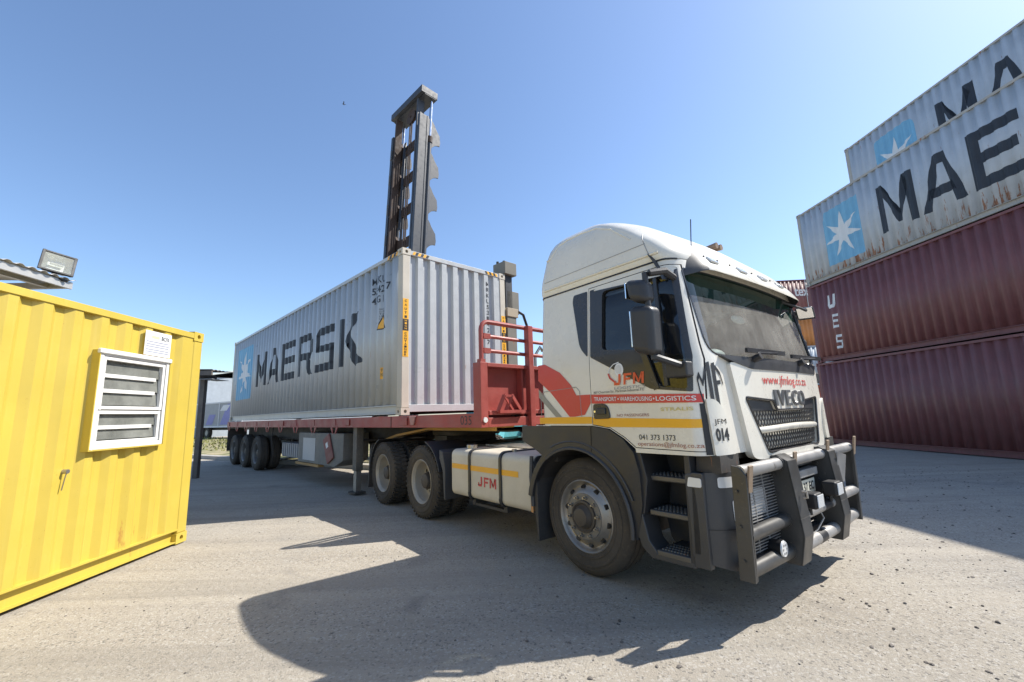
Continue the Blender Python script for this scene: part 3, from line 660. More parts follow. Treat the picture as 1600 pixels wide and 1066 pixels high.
# ---- warehouse, kerb, verge and parked curtain trailer far left
wh = empty('warehouse', (-56, 70, 0), R(-33)); tag(wh, 'pale blue-grey warehouse with low pitched roof in the far left', 'building')
cw = corr(-22, 34, .6, .05, .05)
make('wall', corr_wall(cw, 0, 6.2, lambda x, d, z: (x, -8 + d, z)), wall_m, wh, ang=20)
make('wall', MB().box(-22, 34, -7.9, 14, 0, 6.15), wall_m, wh)
make('roof', MB().prism([(-8.5, 6.2), (3, 8.6), (14.5, 6.2), (14.5, 6.35), (3, 8.8), (-8.5, 6.38)], 'x', -22.4, 34.4), roof_m, wh)
make('gutter', MB().box(-22.4, 34.4, -8.62, -8.5, 6.15, 6.36), tin, wh)
ct_ = empty('curtain_trailer', (-25.6, 39.2, 0), R(-33)); tag(ct_, 'parked curtain-sided trailer with white and purple slanted graphic', 'trailer')
make('curtain', MB().box(-7.5, 2.4, 0, 2.4, 1.15, 3.2), curtaingrey, ct_)
make('frame', MB().box(-7.55, 2.45, -.05, 2.45, 3.2, 3.32).box(-7.55, 2.45, -.05, 2.45, 1.0, 1.15).box(2.38, 2.47, -.06, 0, 1.0, 3.3).box(-2.0, -1.9, -.04, 0, 1.15, 3.2), curtainw, ct_)
cf = lambda x, z: (x, -.012, z)
make('graphic', laid(tess([(-1.7, 1.25), (-.2, 1.25), (.9, 3.1), (-.4, 3.1)]), cf), curtainp, ct_)
make('graphic', laid(tess([(-1.8, 2.5), (-.5, 2.5), (.1, 3.0), (-1.2, 3.0)]), lambda x, z: (x, -.02, z)), curtainw, ct_)
make('graphic', laid(tess([(.2, 1.5), (1.3, 1.3), (2.2, 2.4), (1.2, 2.5)]), cf), curtainw, ct_)
make('graphic', laid(tess([(-4.5, 1.25), (-3.2, 1.25), (-2.6, 2.2), (-3.9, 2.2)]), cf), curtainp, ct_)
for xx in (-5.6, -4.3, .9):
    w_ = make('wheel', MB().cyl((xx, .05, .5), (xx, .35, .5), .5, n=20), rubber, ct_, .03); make('rim', MB().cyl((xx, .03, .5), (xx, .06, .5), .26, n=16), rimpaint, w_)
make('underframe', MB().box(-7.4, 2.3, .5, 1.9, .75, 1.0), chassis, ct_)
FV = Frame((-24.0, 34.5), R(-33))
make('kerb', MB().box(-30, 30, -.15, .15, 0, .13), kerb_m); kb = bpy.data.objects['kerb']; kb.location = FV.w(0, -7.5); kb.rotation_euler = (0, 0, FV.a); tag(kb, 'low concrete kerb along the far grass verge', 'kerb', kind='structure')
vg = MB(); vg.add([(-30, -7.3, .05), (30, -7.3, .05), (30, 3.5, .05), (-30, 3.5, .05)], [(0, 1, 2, 3)])
m_, nt, b = nmat('dry_grass'); c_ = coords(nt); nt.links.new(mix(nt, ramp(nt, noise(nt, c_, 1.2, 5), [(.4, 0), (.6, 1)]), (.13, .135, .045), (.34, .28, .16)), b.inputs[0]); b.inputs['Roughness'].default_value = .95
v_ = make('verge', vg, m_); v_.location = FV.w(0, 0); v_.rotation_euler = (0, 0, FV.a); tag(v_, 'dry sandy grass verge in front of the parked trailer', 'verge', kind='structure')
gs = MB(); rs = random.Random(11)
for i in range(1500):
    x = rs.uniform(-12, 20); y = rs.uniform(-5.5, 3.2); h = rs.uniform(.06, .22); a = rs.uniform(0, 6.28); w = rs.uniform(.03, .09); lx, ly = rs.uniform(-.1, .1), rs.uniform(-.1, .1)
    gs.add([(x - w * math.cos(a), y - w * math.sin(a), .05), (x + w * math.cos(a), y + w * math.sin(a), .05), (x + lx, y + ly, .05 + h)], [(0, 1, 2)])
gr = make('grass', gs, paint('grass_blade', (.19, .19, .06), .9, vary=.35), merge=0); gr.location = v_.location; gr.rotation_euler = v_.rotation_euler; tag(gr, 'tufts of dry grass on the far verge', 'grass', kind='stuff')

# ---- bird
bd = MB(); bd.sphere((0, 0, 0), .16, .06, .06, 8, 6)
bd.add([(-.05, .03, .03), (.08, .03, .03), (.02, .42, .16), (-.1, .40, .15)], [(0, 1, 2, 3)]); bd.add([(-.05, -.03, .03), (.08, -.03, .03), (.02, -.42, .16), (-.1, -.40, .15)], [(0, 1, 2, 3)])
bd.add([(-.14, -.03, 0), (-.14, .03, 0), (-.30, .06, .01), (-.30, -.06, .01)], [(0, 1, 2, 3)]); bd.sphere((.17, 0, .02), .05, .04, .04, 6, 5)
bo = make('bird', bd, blackp); bo.location = (-.3723 * 62, .8936 * 62, CAMH + .7184 * 62); bo.rotation_euler = (0, 0, R(200)); tag(bo, 'small dark bird flying high in the sky', 'bird')

# ------------------------------------------------------------------ wheels (axis along y, outer face towards -y, hub at origin)
def tyre_mb(Rr, W, lugs=0, rib=True, rr=0.30):
    mb = MB(); h = W / 2
    prof = [(rr - .012, -h + .035), (rr + .008, -h + .012), (rr + .035, -h + .004), (rr + .040, -h - .002), (rr + .052, -h - .002), (rr + .057, -h + .002), (rr + .10, -h - .004), (rr + .104, -h - .009), (rr + .118, -h - .009), (rr + .122, -h - .003), (Rr - .07, -h + .000), (Rr - .066, -h - .004), (Rr - .058, -h - .002), (Rr - .04, -h + .006), (Rr - .022, -h + .022), (Rr - .004, -h + .045)]
    tread = []
    if rib:
        for gy in (-.075, -.0, .075):
            tread += [(Rr, gy - .008), (Rr - .012, gy - .006), (Rr - .012, gy + .006), (Rr, gy + .008)]
    else: tread = [(Rr - .012, -.1), (Rr - .01, 0), (Rr - .012, .1)]
    back = [(r, -y) for r, y in prof[::-1]]
    mb.lathe(prof + tread + back, 48)
    if lugs:
        for i in range(lugs):
            for s, ph in ((-1, 0), (1, .5), (-.36, .25), (.36, .75)):
                a = 2 * math.pi * (i + ph) / lugs; c = Vector((math.cos(a), 0, math.sin(a))); t = Vector((-math.sin(a), 0, math.cos(a)))
                wd = .052 if abs(s) == 1 else .042; yc_ = s * (h - .065) if abs(s) == 1 else s * (h - .0)
                ax = (Vector((0, 1, 0)) + t * (.25 * (1 if s > 0 else -1))).normalized()
                mb.obox(c * (Rr - .008) + Vector((0, yc_, 0)), c * .012, ax * wd, t * (math.pi * Rr / lugs * .36))
    return mb
def rim_dish(rr, W, depth):      # deep dished rim as on the drive axles
    h = W / 2
    return MB().lathe([(rr + .006, -h + .004), (rr + .012, -h + .012), (rr - .004, -h + .03), (rr - .022, -h + .045), (rr - .03, -h + depth * .7), (rr - .045, -h + depth), (.205, -h + depth + .012), (.17, -h + depth + .03), (.155, -h + depth + .01), (.05, -h + depth + .0)], 40)
TY_F = to_mesh('tyre', tyre_mb(.505, .30, rib=True)); TY_D = to_mesh('tyre', tyre_mb(.505, .27, 44, rib=False)); TY_T = to_mesh('tyre', tyre_mb(.50, .27, rib=True))
for me in (TY_F, TY_D, TY_T): me.materials.append(rubber)
RIM_F = to_mesh('rim', MB().lathe([(.312, -.130), (.314, -.142), (.306, -.147), (.297, -.140), (.288, -.122), (.276, -.106), (.262, -.100), (.250, -.106), (.226, -.128), (.20, -.148), (.19, -.151), (.13, -.151)], 48))
RIM_D = to_mesh('rim', MB().lathe([(.308, -.108), (.312, -.122), (.304, -.128), (.294, -.120), (.284, -.10), (.274, -.085), (.270, -.02), (.258, .035), (.245, .055), (.205, .066), (.12, .066)], 48))
def holes_mb(rad, y0, y1, n, r, ph=0.0, tilt=0.0):
    mb = MB()
    for i in range(n):
        a = ph + 2 * math.pi * i / n; c, s_ = math.cos(a), math.sin(a)
        mb.cyl((rad * c, y0, rad * s_), ((rad + tilt) * c, y1, (rad + tilt) * s_), r, n=14)
    return mb
HOLE_DISC = to_mesh('hand_hole', holes_mb(.238, -.123, -.10, 1, .023, 0, .012)); HOLE_DISC.materials.append(blackp)  # black disc paints the dark inside of a hand hole
NUT = to_mesh('wheel_nut', MB().cyl((.168, -.15, 0), (.168, -.178, 0), .019, .016, 6).cyl((.168, -.178, 0), (.168, -.20, 0), .010, n=6)); NUT.materials.append(steel)
def hub_front(p):
    for i in range(10):
        a = .1 + .628318 * i; o = bpy.data.objects.new('hand_hole', HOLE_DISC); COL.objects.link(o); o.parent = p; o.rotation_euler = (0, -a, 0)
    make('nut_ring', MB().lathe([(.198, -.150), (.196, -.156), (.13, -.156)], 32), rimdark, p)
    h = MB().lathe([(.14, -.15), (.137, -.175), (.12, -.18), (.112, -.17), (.105, -.165), (.085, -.19), (.075, -.215), (.05, -.222), (.0, -.222)], 28)
    make('hub', h, hubdark, p)
    for i in range(10):
        a = .41 + .628318 * i; o = bpy.data.objects.new('wheel_nut', NUT); COL.objects.link(o); o.parent = p; o.rotation_euler = (0, -a, 0)
def hub_rear(p):
    tag(make('hand_hole_discs', holes_mb(.228, .057, .075, 10, .026, .1, .0), blackp, p), kind='stuff')  # black discs, the darkness of the openings put into colour
    make('hub', MB().lathe([(.12, .06), (.115, -.03), (.10, -.07), (.06, -.085), (0, -.085)], 24), hubdark, p)
    n = MB()
    for i in range(10):
        a = 2 * math.pi * i / 10 + .1; x, z = .168 * math.cos(a), .168 * math.sin(a)
        n.cyl((x, .06, z), (x, .03, z), .019, .016, 6)
    tag(make('wheel_nuts', n, rimdark, p), kind='stuff')
RIMS = {}
def wheel(parent, x, y, z, side, kind, rimm=None, spin=0.0):
    """side -1 = right-hand wheel (outer face towards -y)"""
    tm = {'front': TY_F, 'drive': TY_D, 'trailer': TY_T}[kind]
    t = bpy.data.objects.new('wheel', tm); COL.objects.link(t); t.parent = parent; t.location = (x, y, z); t.rotation_euler = (0, spin, 0 if side < 0 else math.pi)
    shade(tm, 30)
    rm = RIM_F if kind == 'front' else RIM_D; rimm = rimm or rimpaint; k = (kind == 'front', rimm.name)
    if k not in RIMS:
        c = rm.copy(); c.materials.clear(); c.materials.append(rimm); shade(c, 30); RIMS[k] = c
    o = bpy.data.objects.new('rim', RIMS[k]); COL.objects.link(o); o.parent = t
    (hub_front if kind == 'front' else hub_rear)(t)
    return t

# ------------------------------------------------------------------ tractor cab surface
ZS = [1.10, 1.78, 1.90, 2.52, 2.59, 2.635, 2.70, 2.78, 2.88, 3.00, 3.10, 3.17, 3.23, 3.28, 3.315, 3.335]
XF = [1.33, 1.305, 1.288, 1.18, 1.17, 1.175, 1.145, 1.085, .975, .84, .70, .58, .455, .32, .18, .08]
XR = [-.43, -.43, -.43, -.43, -.43, -.435, -.44, -.44, -.435, -.43, -.42, -.395, -.36, -.29, -.19, -.10]
HWZ = [1.25, 1.25, 1.245, 1.195, 1.19, 1.205, 1.205, 1.195, 1.175, 1.15, 1.115, 1.075, 1.01, .90, .72, .48]
def interp(tab, z):
    if z <= ZS[0]: return tab[0]
    for i in range(len(ZS) - 1):
        if z <= ZS[i + 1]: t = (z - ZS[i]) / (ZS[i + 1] - ZS[i]); return tab[i] + (tab[i + 1] - tab[i]) * t
    return tab[-1]
def hw(z): return interp(HWZ, z)
CRX, CRY, BOW = .14, .30, .035
def front_x(y, z):
    xf = interp(XF, z); w = hw(z); k = 1.0 if z < 2.6 else 1.0 + (z - 2.6) * 1.2
    y0 = w - CRY * k; a = abs(y)
    if a <= y0: return xf - BOW * (a / y0) ** 2
    t = min(1.0, (a - y0) / (w - y0)); return xf - BOW - CRX * k * (1 - math.sqrt(max(0, 1 - t * t)))
def side_y(x, z):
    w = hw(z)
    if x <= front_x(w, z): return w
    a, b = 0.0, w
    for _ in range(24):
        m = (a + b) / 2
        if front_x(m, z) > x: a = m
        else: b = m
    return (a + b) / 2
def section(z, inset=0.0):
    w = hw(z); k = 1.0 if z < 2.6 else 1.0 + (z - 2.6) * 1.2; y0 = w - CRY * k; xr = interp(XR, z); pts = []
    rr = .10 if z < 2.6 else .10 + (z - 2.6) * .14
    xe = front_x(-w, z)
    for i in range(7):
        t = math.pi / 2 * i / 6; pts.append((xr + rr - rr * math.cos(t), -w + rr - rr * math.sin(t)))
    for i in range(1, 7): pts.append((xr + rr + (xe - xr - rr) * i / 7, -w))
    for i in range(11):
        t = math.pi / 2 * i / 10; y = -(y0 + (w - y0) * math.cos(t)); pts.append((front_x(y, z), y))
    for i in range(1, 6): y = -y0 * (1 - i / 6); pts.append((front_x(y, z), y))
    half = pts; full = half + [(front_x(0, z), 0)] + [(x, -y) for x, y in half[::-1]]
    return full
def cab_loft(zs):
    mb = MB(); rings = [section(z) for z in zs]; n = len(rings[0])
    for z, r in zip(zs, rings): mb.v += [(x, y, z) for x, y in r]
    for i in range(len(zs) - 1):
        for j in range(n): mb.f.append((i * n + j, i * n + (j + 1) % n, (i + 1) * n + (j + 1) % n, (i + 1) * n + j)); mb.m.append(0)
    mb.f.append(tuple(range(n))); mb.m.append(0); mb.f.append(tuple(range((len(zs) - 1) * n, len(zs) * n))); mb.m.append(0)
    return mb
def dense(zs, st):
    out = []
    for a, b in zip(zs[:-1], zs[1:]):
        k = max(1, int(round((b - a) / st))); out += [a + (b - a) * i / k for i in range(k)]
    return out + [zs[-1]]
tr = empty('truck_tractor', FT.w(0, 0), FT.a); tag(tr, 'white tractor truck with red and yellow livery and heavy bull bar', 'truck')
lower_z = dense([z for z in ZS if z <= 2.59], .12)
shell = cab_loft(lower_z)
inner = MB()
rings = [section(z) for z in lower_z]; n = len(rings[0])
def shrink(x, y, z):
    cx = .42; return (cx + (x - cx) * .955, y * .962, 1.135 + (z - 1.10) * .97)
inner.v = [shrink(x, y, z) for z, r in zip(lower_z, rings) for x, y in r]
inner.f = list(shell.f); inner.m = list(shell.m)
D_OUT = [(.25, 1.31), (.44, 1.285), (.58, 1.21), (.68, 1.135), (1.245, 1.125), (1.245, 1.78), (1.112, 2.545), (.25, 2.545)]
D_IN = [(.255, 1.316), (.442, 1.291), (.584, 1.216), (.684, 1.141), (1.239, 1.131), (1.239, 1.779), (1.107, 2.539), (.255, 2.539)]
WIN = rounded([(.40, 1.95), (.80, 1.90), (.93, 1.60), (1.16, 1.565), (1.165, 1.80), (1.072, 2.455), (.41, 2.478)], [.04, .08, .04, .03, .05, .05, .05])
WS = rounded([(-1.08, 1.815), (1.08, 1.815), (1.09, 2.515), (-1.09, 2.515)], [.14, .14, .05, .05], 5)
archcut = MB().prism([(-.9, 1.0), (.70, 1.0), (.675, 1.13), (.575, 1.205), (.435, 1.28), (.25, 1.305), (-.9, 1.305)], 'y', -2, 2)
WSC = MB().prism(WS, 'x', .75, 1.8)
def solid(): return boolean(to_mesh('cab_shell', shell), [inner, archcut, WSC])
base = solid()
doorcut = [MB().prism(D_OUT, 'y', -2, -.9), MB().prism(D_OUT, 'y', .9, 2)]
cab_me = boolean(base.copy(), doorcut)
def line_inside(me):
    for p in me.polygons:
        c = p.center
        if abs(c.y) < hw(c.z) - .02 and c.x < front_x(c.y, c.z) - .02 and c.x > -.41: p.material_index = 1
line_inside(cab_me); cab = make('cab_shell', cab_me, [white, cabin], tr, ang=30)
doors = {}
for s in (-1, 1):
    pr = MB().prism(D_IN, 'y', *((-2, -.9) if s < 0 else (.9, 2)))
    dme = boolean(boolean(base.copy(), [pr], 'INTERSECT'), [MB().prism(WIN, 'y', -2, 2)])
    line_inside(dme); doors[s] = make('door', dme, [white, cabin], tr, ang=30)
VB = sorted(set(ZS + drange(1.1, 2.6, .1)))
sidef = lambda s, off: (lambda x, z: (x, s * (side_y(x, z) + off), z))
XS = [1.12, 1.15, 1.18, 1.20, 1.215, 1.23]
for s in (-1, 1):
    d = doors[s]
    g_ = make('side_window', laid(tess([(a, b) for a, b in WIN]), sidef(s, -.022), XS, VB), sideglass, d)
    tb = [(.268, 2.52), (.268, 1.90), (.86, 1.585), (1.19, 1.545), (1.20, 1.8), (1.098, 2.52)]
    make('black_trim', slab(rounded(tb, .015), [WIN], sidef(s, .004), sidef(s, -.02), XS, VB), trimblack, d, ang=30)
    q = rounded([(.235, 2.52), (.235, 1.905), (.14, 2.0), (.05, 2.46), (.065, 2.52)], [.01, .02, .12, .06, .02])
    make('quarter_trim', laid(tess(q), sidef(s, .004), (), VB), trimblack, cab)
    make('window_divider', MB().bar((.915, s * (hw(1.6) + .001), 1.58), (.80, s * (hw(1.9) + .001), 1.92), .02, .05), trimblack, d)
    make('window_seal', MB().bar((.99, s * (hw(1.77) - .012), 1.6), (.935, s * (hw(2.475) - .012), 2.475), .018, .03), trimblack, d)
    hb_ = MB().prism(rounded([(.275, 1.36), (.455, 1.365), (.44, 1.455), (.40, 1.49), (.275, 1.49)], .025), 'y', *sorted((s * 1.245, s * 1.262)))
    h_ = make('door_handle', hb_, trimblack, d, .004)
    make('handle_grip', MB().box(.32, .415, *sorted((s * 1.262, s * 1.275)), 1.40, 1.455), plastic, h_, .01)
    make('lock', MB().cyl((.295, s * 1.25, 1.425), (.295, s * 1.267, 1.425), .010, n=10), chrome, h_)

# roof
roofz = dense([z for z in ZS if z >= 2.59], .05)
rf = make('roof', cab_loft([2.595] + roofz[1:]), white, tr, ang=40)
make('roof_joint', (lambda mb: mb)(MB().tube([(x, y, 2.592) for x, y in [(a * 1.0, b * 1.001) for a, b in section(2.592)] if x < 1.1 and y < 0][::-1], .008, 6)), trimblack, rf)
make('roof_joint', MB().tube([(x, y, 2.592) for x, y in [(a, b * 1.001) for a, b in section(2.592)] if x < 1.1 and y > 0], .008, 6), trimblack, rf)
# pressed rib on the roof side
for s in (-1, 1):
    cr = [(-.33, 2.99), (-.28, 3.0), (-.24, 3.06), (-.19, 3.13), (-.08, 3.16), (.1, 3.165), (.30, 3.14), (.5, 3.05), (.66, 2.92), (.76, 2.84)]
    pts = []
    for a, b in zip(cr[:-1], cr[1:]):
        for i in range(4):
            x = a[0] + (b[0] - a[0]) * i / 4; z = a[1] + (b[1] - a[1]) * i / 4; w = hw(z); lim = front_x(w * .9, z) - .02
            pts.append((x, s * (side_y(x, z) - .003), z))
    make('pressed_rib', MB().tube(pts, .010, 6), white, rf, ang=60)
hs_ = MB()
for k in (-.05, .05):
    hs_.cyl((.62, .5 + k, 3.06), (.62, .5 + k, 3.17), .015, n=8); hs_.cyl((.50, .5 + k, 3.185), (.70, .5 + k, 3.185), .018, .035, n=12); hs_.sphere((.49, .5 + k, 3.185), .03, .026, .026)
make('air_horn', hs_, paint('dusty_brown', (.16, .095, .06), .7, dust=.3), rf)
make('aerial', MB().tube([(1.03, -.75, 2.72), (1.04, -.75, 2.86), (1.055, -.75, 3.03)], .0045, 6).cyl((1.02, -.75, 2.68), (1.03, -.75, 2.74), .016, .01, 8), blackp, rf)

for s in (-1, 1):
    make('roof_seam', MB().tube([(-.438, s * (side_y(-.30, 2.62) + .0), 2.62)][:0] + [(x, s * (side_y(x, 2.75 + .02 * x) + .0005), 2.75 + .02 * x) for x in drange(-.33, .88, .08)], .0035, 4), greyp, rf)
    make('roof_seam', MB().tube([(.93 - .10 * t, s * (side_y(.93 - .10 * t, 2.62 + t * .26) + .0005), 2.62 + t * .26) for t in drange(0, 1, .1)], .0035, 4), greyp, rf)
    make('drip_rail', MB().tube([(x, s * (side_y(x, 2.655) + .004), 2.655) for x in drange(-.33, 1.0, .07)], .012, 6), white, rf)
# sun visor
def vis(t, u):   # t -1..1 across, u 0 top .. 1 bottom edge
    y = t * 1.225; e = max(0, abs(t) - .72) / .28; drop = e * e * (3 - 2 * e)
    xt = 1.135 - .03 * t * t - .19 * drop; xb = 1.285 - .05 * t * t - .21 * drop
    x = xt + (xb - xt) * u; z = 2.685 + (2.505 - 2.685) * u - .055 * drop * u - .02 * drop + .02 * math.sin(u * 3.14)
    return (x, y, z)
vb = MB(); N = 40; M = 5
for k, off in ((0, 0), (1, -.012)):
    for i in range(N + 1):
        for j in range(M + 1):
            x, y, z = vis(-1 + 2 * i / N, j / M); vb.v.append((x, y, z + off))
K0 = (N + 1) * (M + 1)
for k in (0, 1):
    for i in range(N):
        for j in range(M): a = k * K0 + i * (M + 1) + j; vb.f.append((a, a + 1, a + M + 2, a + M + 1)); vb.m.append(0)
for i in range(N):
    for j in (0, M): a = i * (M + 1) + j; vb.f.append((a, a + M + 1, a + M + 1 + K0, a + K0)); vb.m.append(0)
for i in (0, N):
    for j in range(M): a = i * (M + 1) + j; vb.f.append((a, a + 1, a + 1 + K0, a + K0)); vb.m.append(0)
for q_ in range(len(vb.f)):
    if all(abs(vb.v[i_][1]) > .90 for i_ in vb.f[q_]): vb.m[q_] = 1
vs = make('sun_visor', vb, [white, plastic2], tr, ang=40)

for t in (-.62, -.22, .12, .46, .80):
    x, y, z = vis(t, .55); make('marker_light', MB().obox((x + .004, y, z + .006), (.022, 0, -.0245), (0, .060, 0), (.006, 0, .0054)), lens, vs, .003)
sc_ = MB()
for t in drange(-.85, .85, .17): x, y, z = vis(t, .35); sc_.cyl((x, y, z - .005), (x + .004, y, z + .008), .008, n=8)
make('visor_screws', sc_, blackp, vs)

# windscreen glass, the visor's shadow painted in as a dark green top
ff = lambda off: (lambda y, z: (front_x(y, z) + off, y, z))
YB = drange(-1.2, 1.2, .06)
wsg = make('windscreen', laid(tess(clip(WS, 1, 2.29, False)), ff(-.02), YB, VB), windglass, tr)
make('visor_shade_band', laid(tess(clip(WS, 1, 2.29, True)), ff(-.02), YB, VB), shadeglass, wsg)
sb = []
for i in range(len(WS)): sb.append(WS[i])
make('windscreen_seal', MB().tube([ff(-.006)(a, b) for a, b in sb + [sb[0]]], .011, 6), trimblack, wsg)

# interior
it = MB().prism([(.75, 1.25), (1.22, 1.25), (1.25, 1.72), (1.12, 1.80), (.86, 1.80), (.76, 1.68)], 'y', -1.12, 1.12)
dash = make('dashboard', it, dashm, tr, .03)
make('steering_wheel', MB().lathe([(.21 + .018 * math.cos(a), .018 * math.sin(a)) for a in [i * math.pi / 4 for i in range(8)]], 24, closed=True), cabin, dash)
sw = bpy.data.objects['steering_wheel']; sw.location = (.68, -.55, 1.78); sw.rotation_euler = (R(90), R(-35), 0)
make('dash_papers', MB().box(.96, 1.08, -.45, -.2, 1.802, 1.86), whitep, dash)
make('dash_papers', MB().sphere((1.06, -.62, 1.85), .08, .13, .06), whitep, dash)
for y in (-.55, .55):
    st_ = make('seat', MB().box(-.12, .40, y - .26, y + .26, 1.32, 1.50), seatm, tr, .05)
    make('backrest', MB().obox((-.12, y, 1.86), (.06, 0, 0), (0, .25, 0), (-.06, 0, .40)), seatm, st_, .05); make('headrest', MB().obox((-.2, y, 2.30), (.05, 0, 0), (0, .14, 0), (0, 0, .09)), seatm, st_, .03)
make('cab_floor', MB().box(-.40, 1.2, -1.15, 1.15, 1.315, 1.33), cabin, tr)
make('added_back_panel', MB().box(-.345, -.335, -1.1, 1.1, 1.4, 2.35), paint('back_panel_beige', (.22, .20, .165), .9), tr)  # added pale panel, catches the sun to make the windscreen look beige
make('overhead_shelf', MB().box(.55, 1.08, -1.08, 1.08, 2.50, 2.55), cabin, tr)
cu = MB()
for i in range(9): cu.cyl((.98 - i * .03, -.97 + i * .012 * (i % 2), 1.86), (.93 - i * .03, -.95 + i * .012 * (i % 2), 2.36), .034, n=8)
make('far_window_block', MB().box(.3, 1.15, .98, 1.0, 1.5, 2.45), cabin, tr)  # made-up dark panel, blocks the sky seen through the far window
make('side_curtain', cu, bluecloth, tr)
make('rear_mirror', MB().sphere((1.10, -.18, 2.20), .02, .14, .04), lens, tr)

# front hood panel with grille opening
HO = rounded([(-.90, 1.755), (.90, 1.755), (.94, 1.55), (.86, 1.15), (.72, 1.035), (-.72, 1.035), (-.86, 1.15), (-.94, 1.55)], [.03, .03, .15, .12, .1, .1, .12, .15], 4)
HO = rounded([(-.88, 1.76), (.88, 1.76), (.765, 1.06), (.67, 1.035), (-.67, 1.035), (-.765, 1.06)], [.03, .03, .08, .05, .05, .08], 4)
GR = rounded([(-.75, 1.50), (-.33, 1.47), (-.29, 1.395), (.29, 1.395), (.33, 1.47), (.73, 1.50), (.54, 1.08), (-.54, 1.08)], [.03, .02, .02, .02, .02, .03, .04, .04], 3)
def hood_x(y, z, off):
    bulge = .03 * max(0, 1 - (abs(y) / .95) ** 3); return (front_x(y, z) + off + bulge, y, z)
YH = drange(-1.0, 1.0, .08)
hood = make('front_panel', slab(HO, [GR], lambda y, z: hood_x(y, z, .022), lambda y, z: hood_x(y, z, -.03), YH, VB), white, tr, ang=35)
cowl = rounded([(-.98, 1.81), (.98, 1.81), (.90, 1.765), (.86, 1.715), (-.60, 1.715), (-.84, 1.765)], [.02, .02, .02, .03, .06, .02])
make('cowl_strip', slab(cowl, [], lambda y, z: hood_x(y, z, .029), lambda y, z: hood_x(y, z, -.01), YH, VB), plastic, tr, ang=35)
make('grille_backing', MB().box(1.20, 1.25, -.80, .80, 1.05, 1.50), chassis, hood)
def lattice(za, zb, wa, wb, off):
    mb = MB(); st = .046
    def P(y, z): return Vector(hood_x(y, z, off))
    n = int(2 * (wa + .5) / st)
    for sgn in (1, -1):
        for i in range(-n, n):
            y0 = i * st; pts = []
            for j in range(7):
                z = za + (zb - za) * j / 6; y = y0 + sgn * (z - za) * .62; lim = wb + (wa - wb) * (z - za) / (zb - za) if False else wa + (wb - wa) * (z - za) / (zb - za)
                if abs(y) <= lim: pts.append(P(y, z + .0))
            if len(pts) >= 2: mb.tube(pts, .0048, 4)
    return mb
make('grille_mesh', lattice(1.10, 1.225, .54, .60, -.004), paint('mesh_grey', (.05, .05, .052), .4, dust=.25, dustc=(.14, .13, .11)) if 'mesh_grey' not in MATS else MATS['mesh_grey'], hood, merge=0); make('grille_mesh', lattice(1.265, 1.39, .62, .68, -.004), paint('mesh_grey', (.05, .05, .052), .4, dust=.25, dustc=(.14, .13, .11)) if 'mesh_grey' not in MATS else MATS['mesh_grey'], hood, merge=0)
make('grille_bar', MB().tube([hood_x(y, 1.245 + .012 * math.cos(y * 3), .02 - .04 * (abs(y) / .66) ** 4) for y in drange(-.66, .66, .06)], .03, 10, flat=.8), white, hood, ang=60)
make('grille_surround', MB().tube([hood_x(a, b, .020) for a, b in GR + [GR[0]]], .010, 6), trimblack, hood)
make('grille_header', slab([(-.72, 1.48), (-.345, 1.466), (-.30, 1.385), (.30, 1.385), (.345, 1.466), (.72, 1.48), (.69, 1.395), (-.69, 1.395)], [], lambda y, z: hood_x(y, z, .0), lambda y, z: hood_x(y, z, -.02), YH, VB), plastic, hood)
hf = lambda o: (lambda y, z: hood_x(y, z, o))
make('web_lettering', laid(text_polys('www.jfmlog.co.za', -.47, .46, 1.575, 1.675, .0), hf(.0255), YH, VB), redtext, hood)
iv = MB()
def letter3d(polys, th):
    m = MB()
    for p in polys:
        k = len(p); v = [hood_x(a, b, .022) for a, b in p] + [hood_x(a, b, .022 + th) for a, b in p]
        m.add(v, [tuple(range(k)), tuple(range(k, 2 * k))[::-1]] + [(i, (i + 1) % k, k + (i + 1) % k, k + i) for i in range(k)])
    return m
make('badge_lettering', letter3d(sum([text_polys(c_, a_, b_, 1.425, 1.555, .012) for c_, a_, b_ in (('I', -.315, -.28), ('V', -.255, -.125), ('E', -.10, .0), ('C', .03, .155), ('O', .18, .315))], []), .014), paint('badge_grey', (.20, .20, .20), .35, metal=.6), hood, merge=0, ang=20)

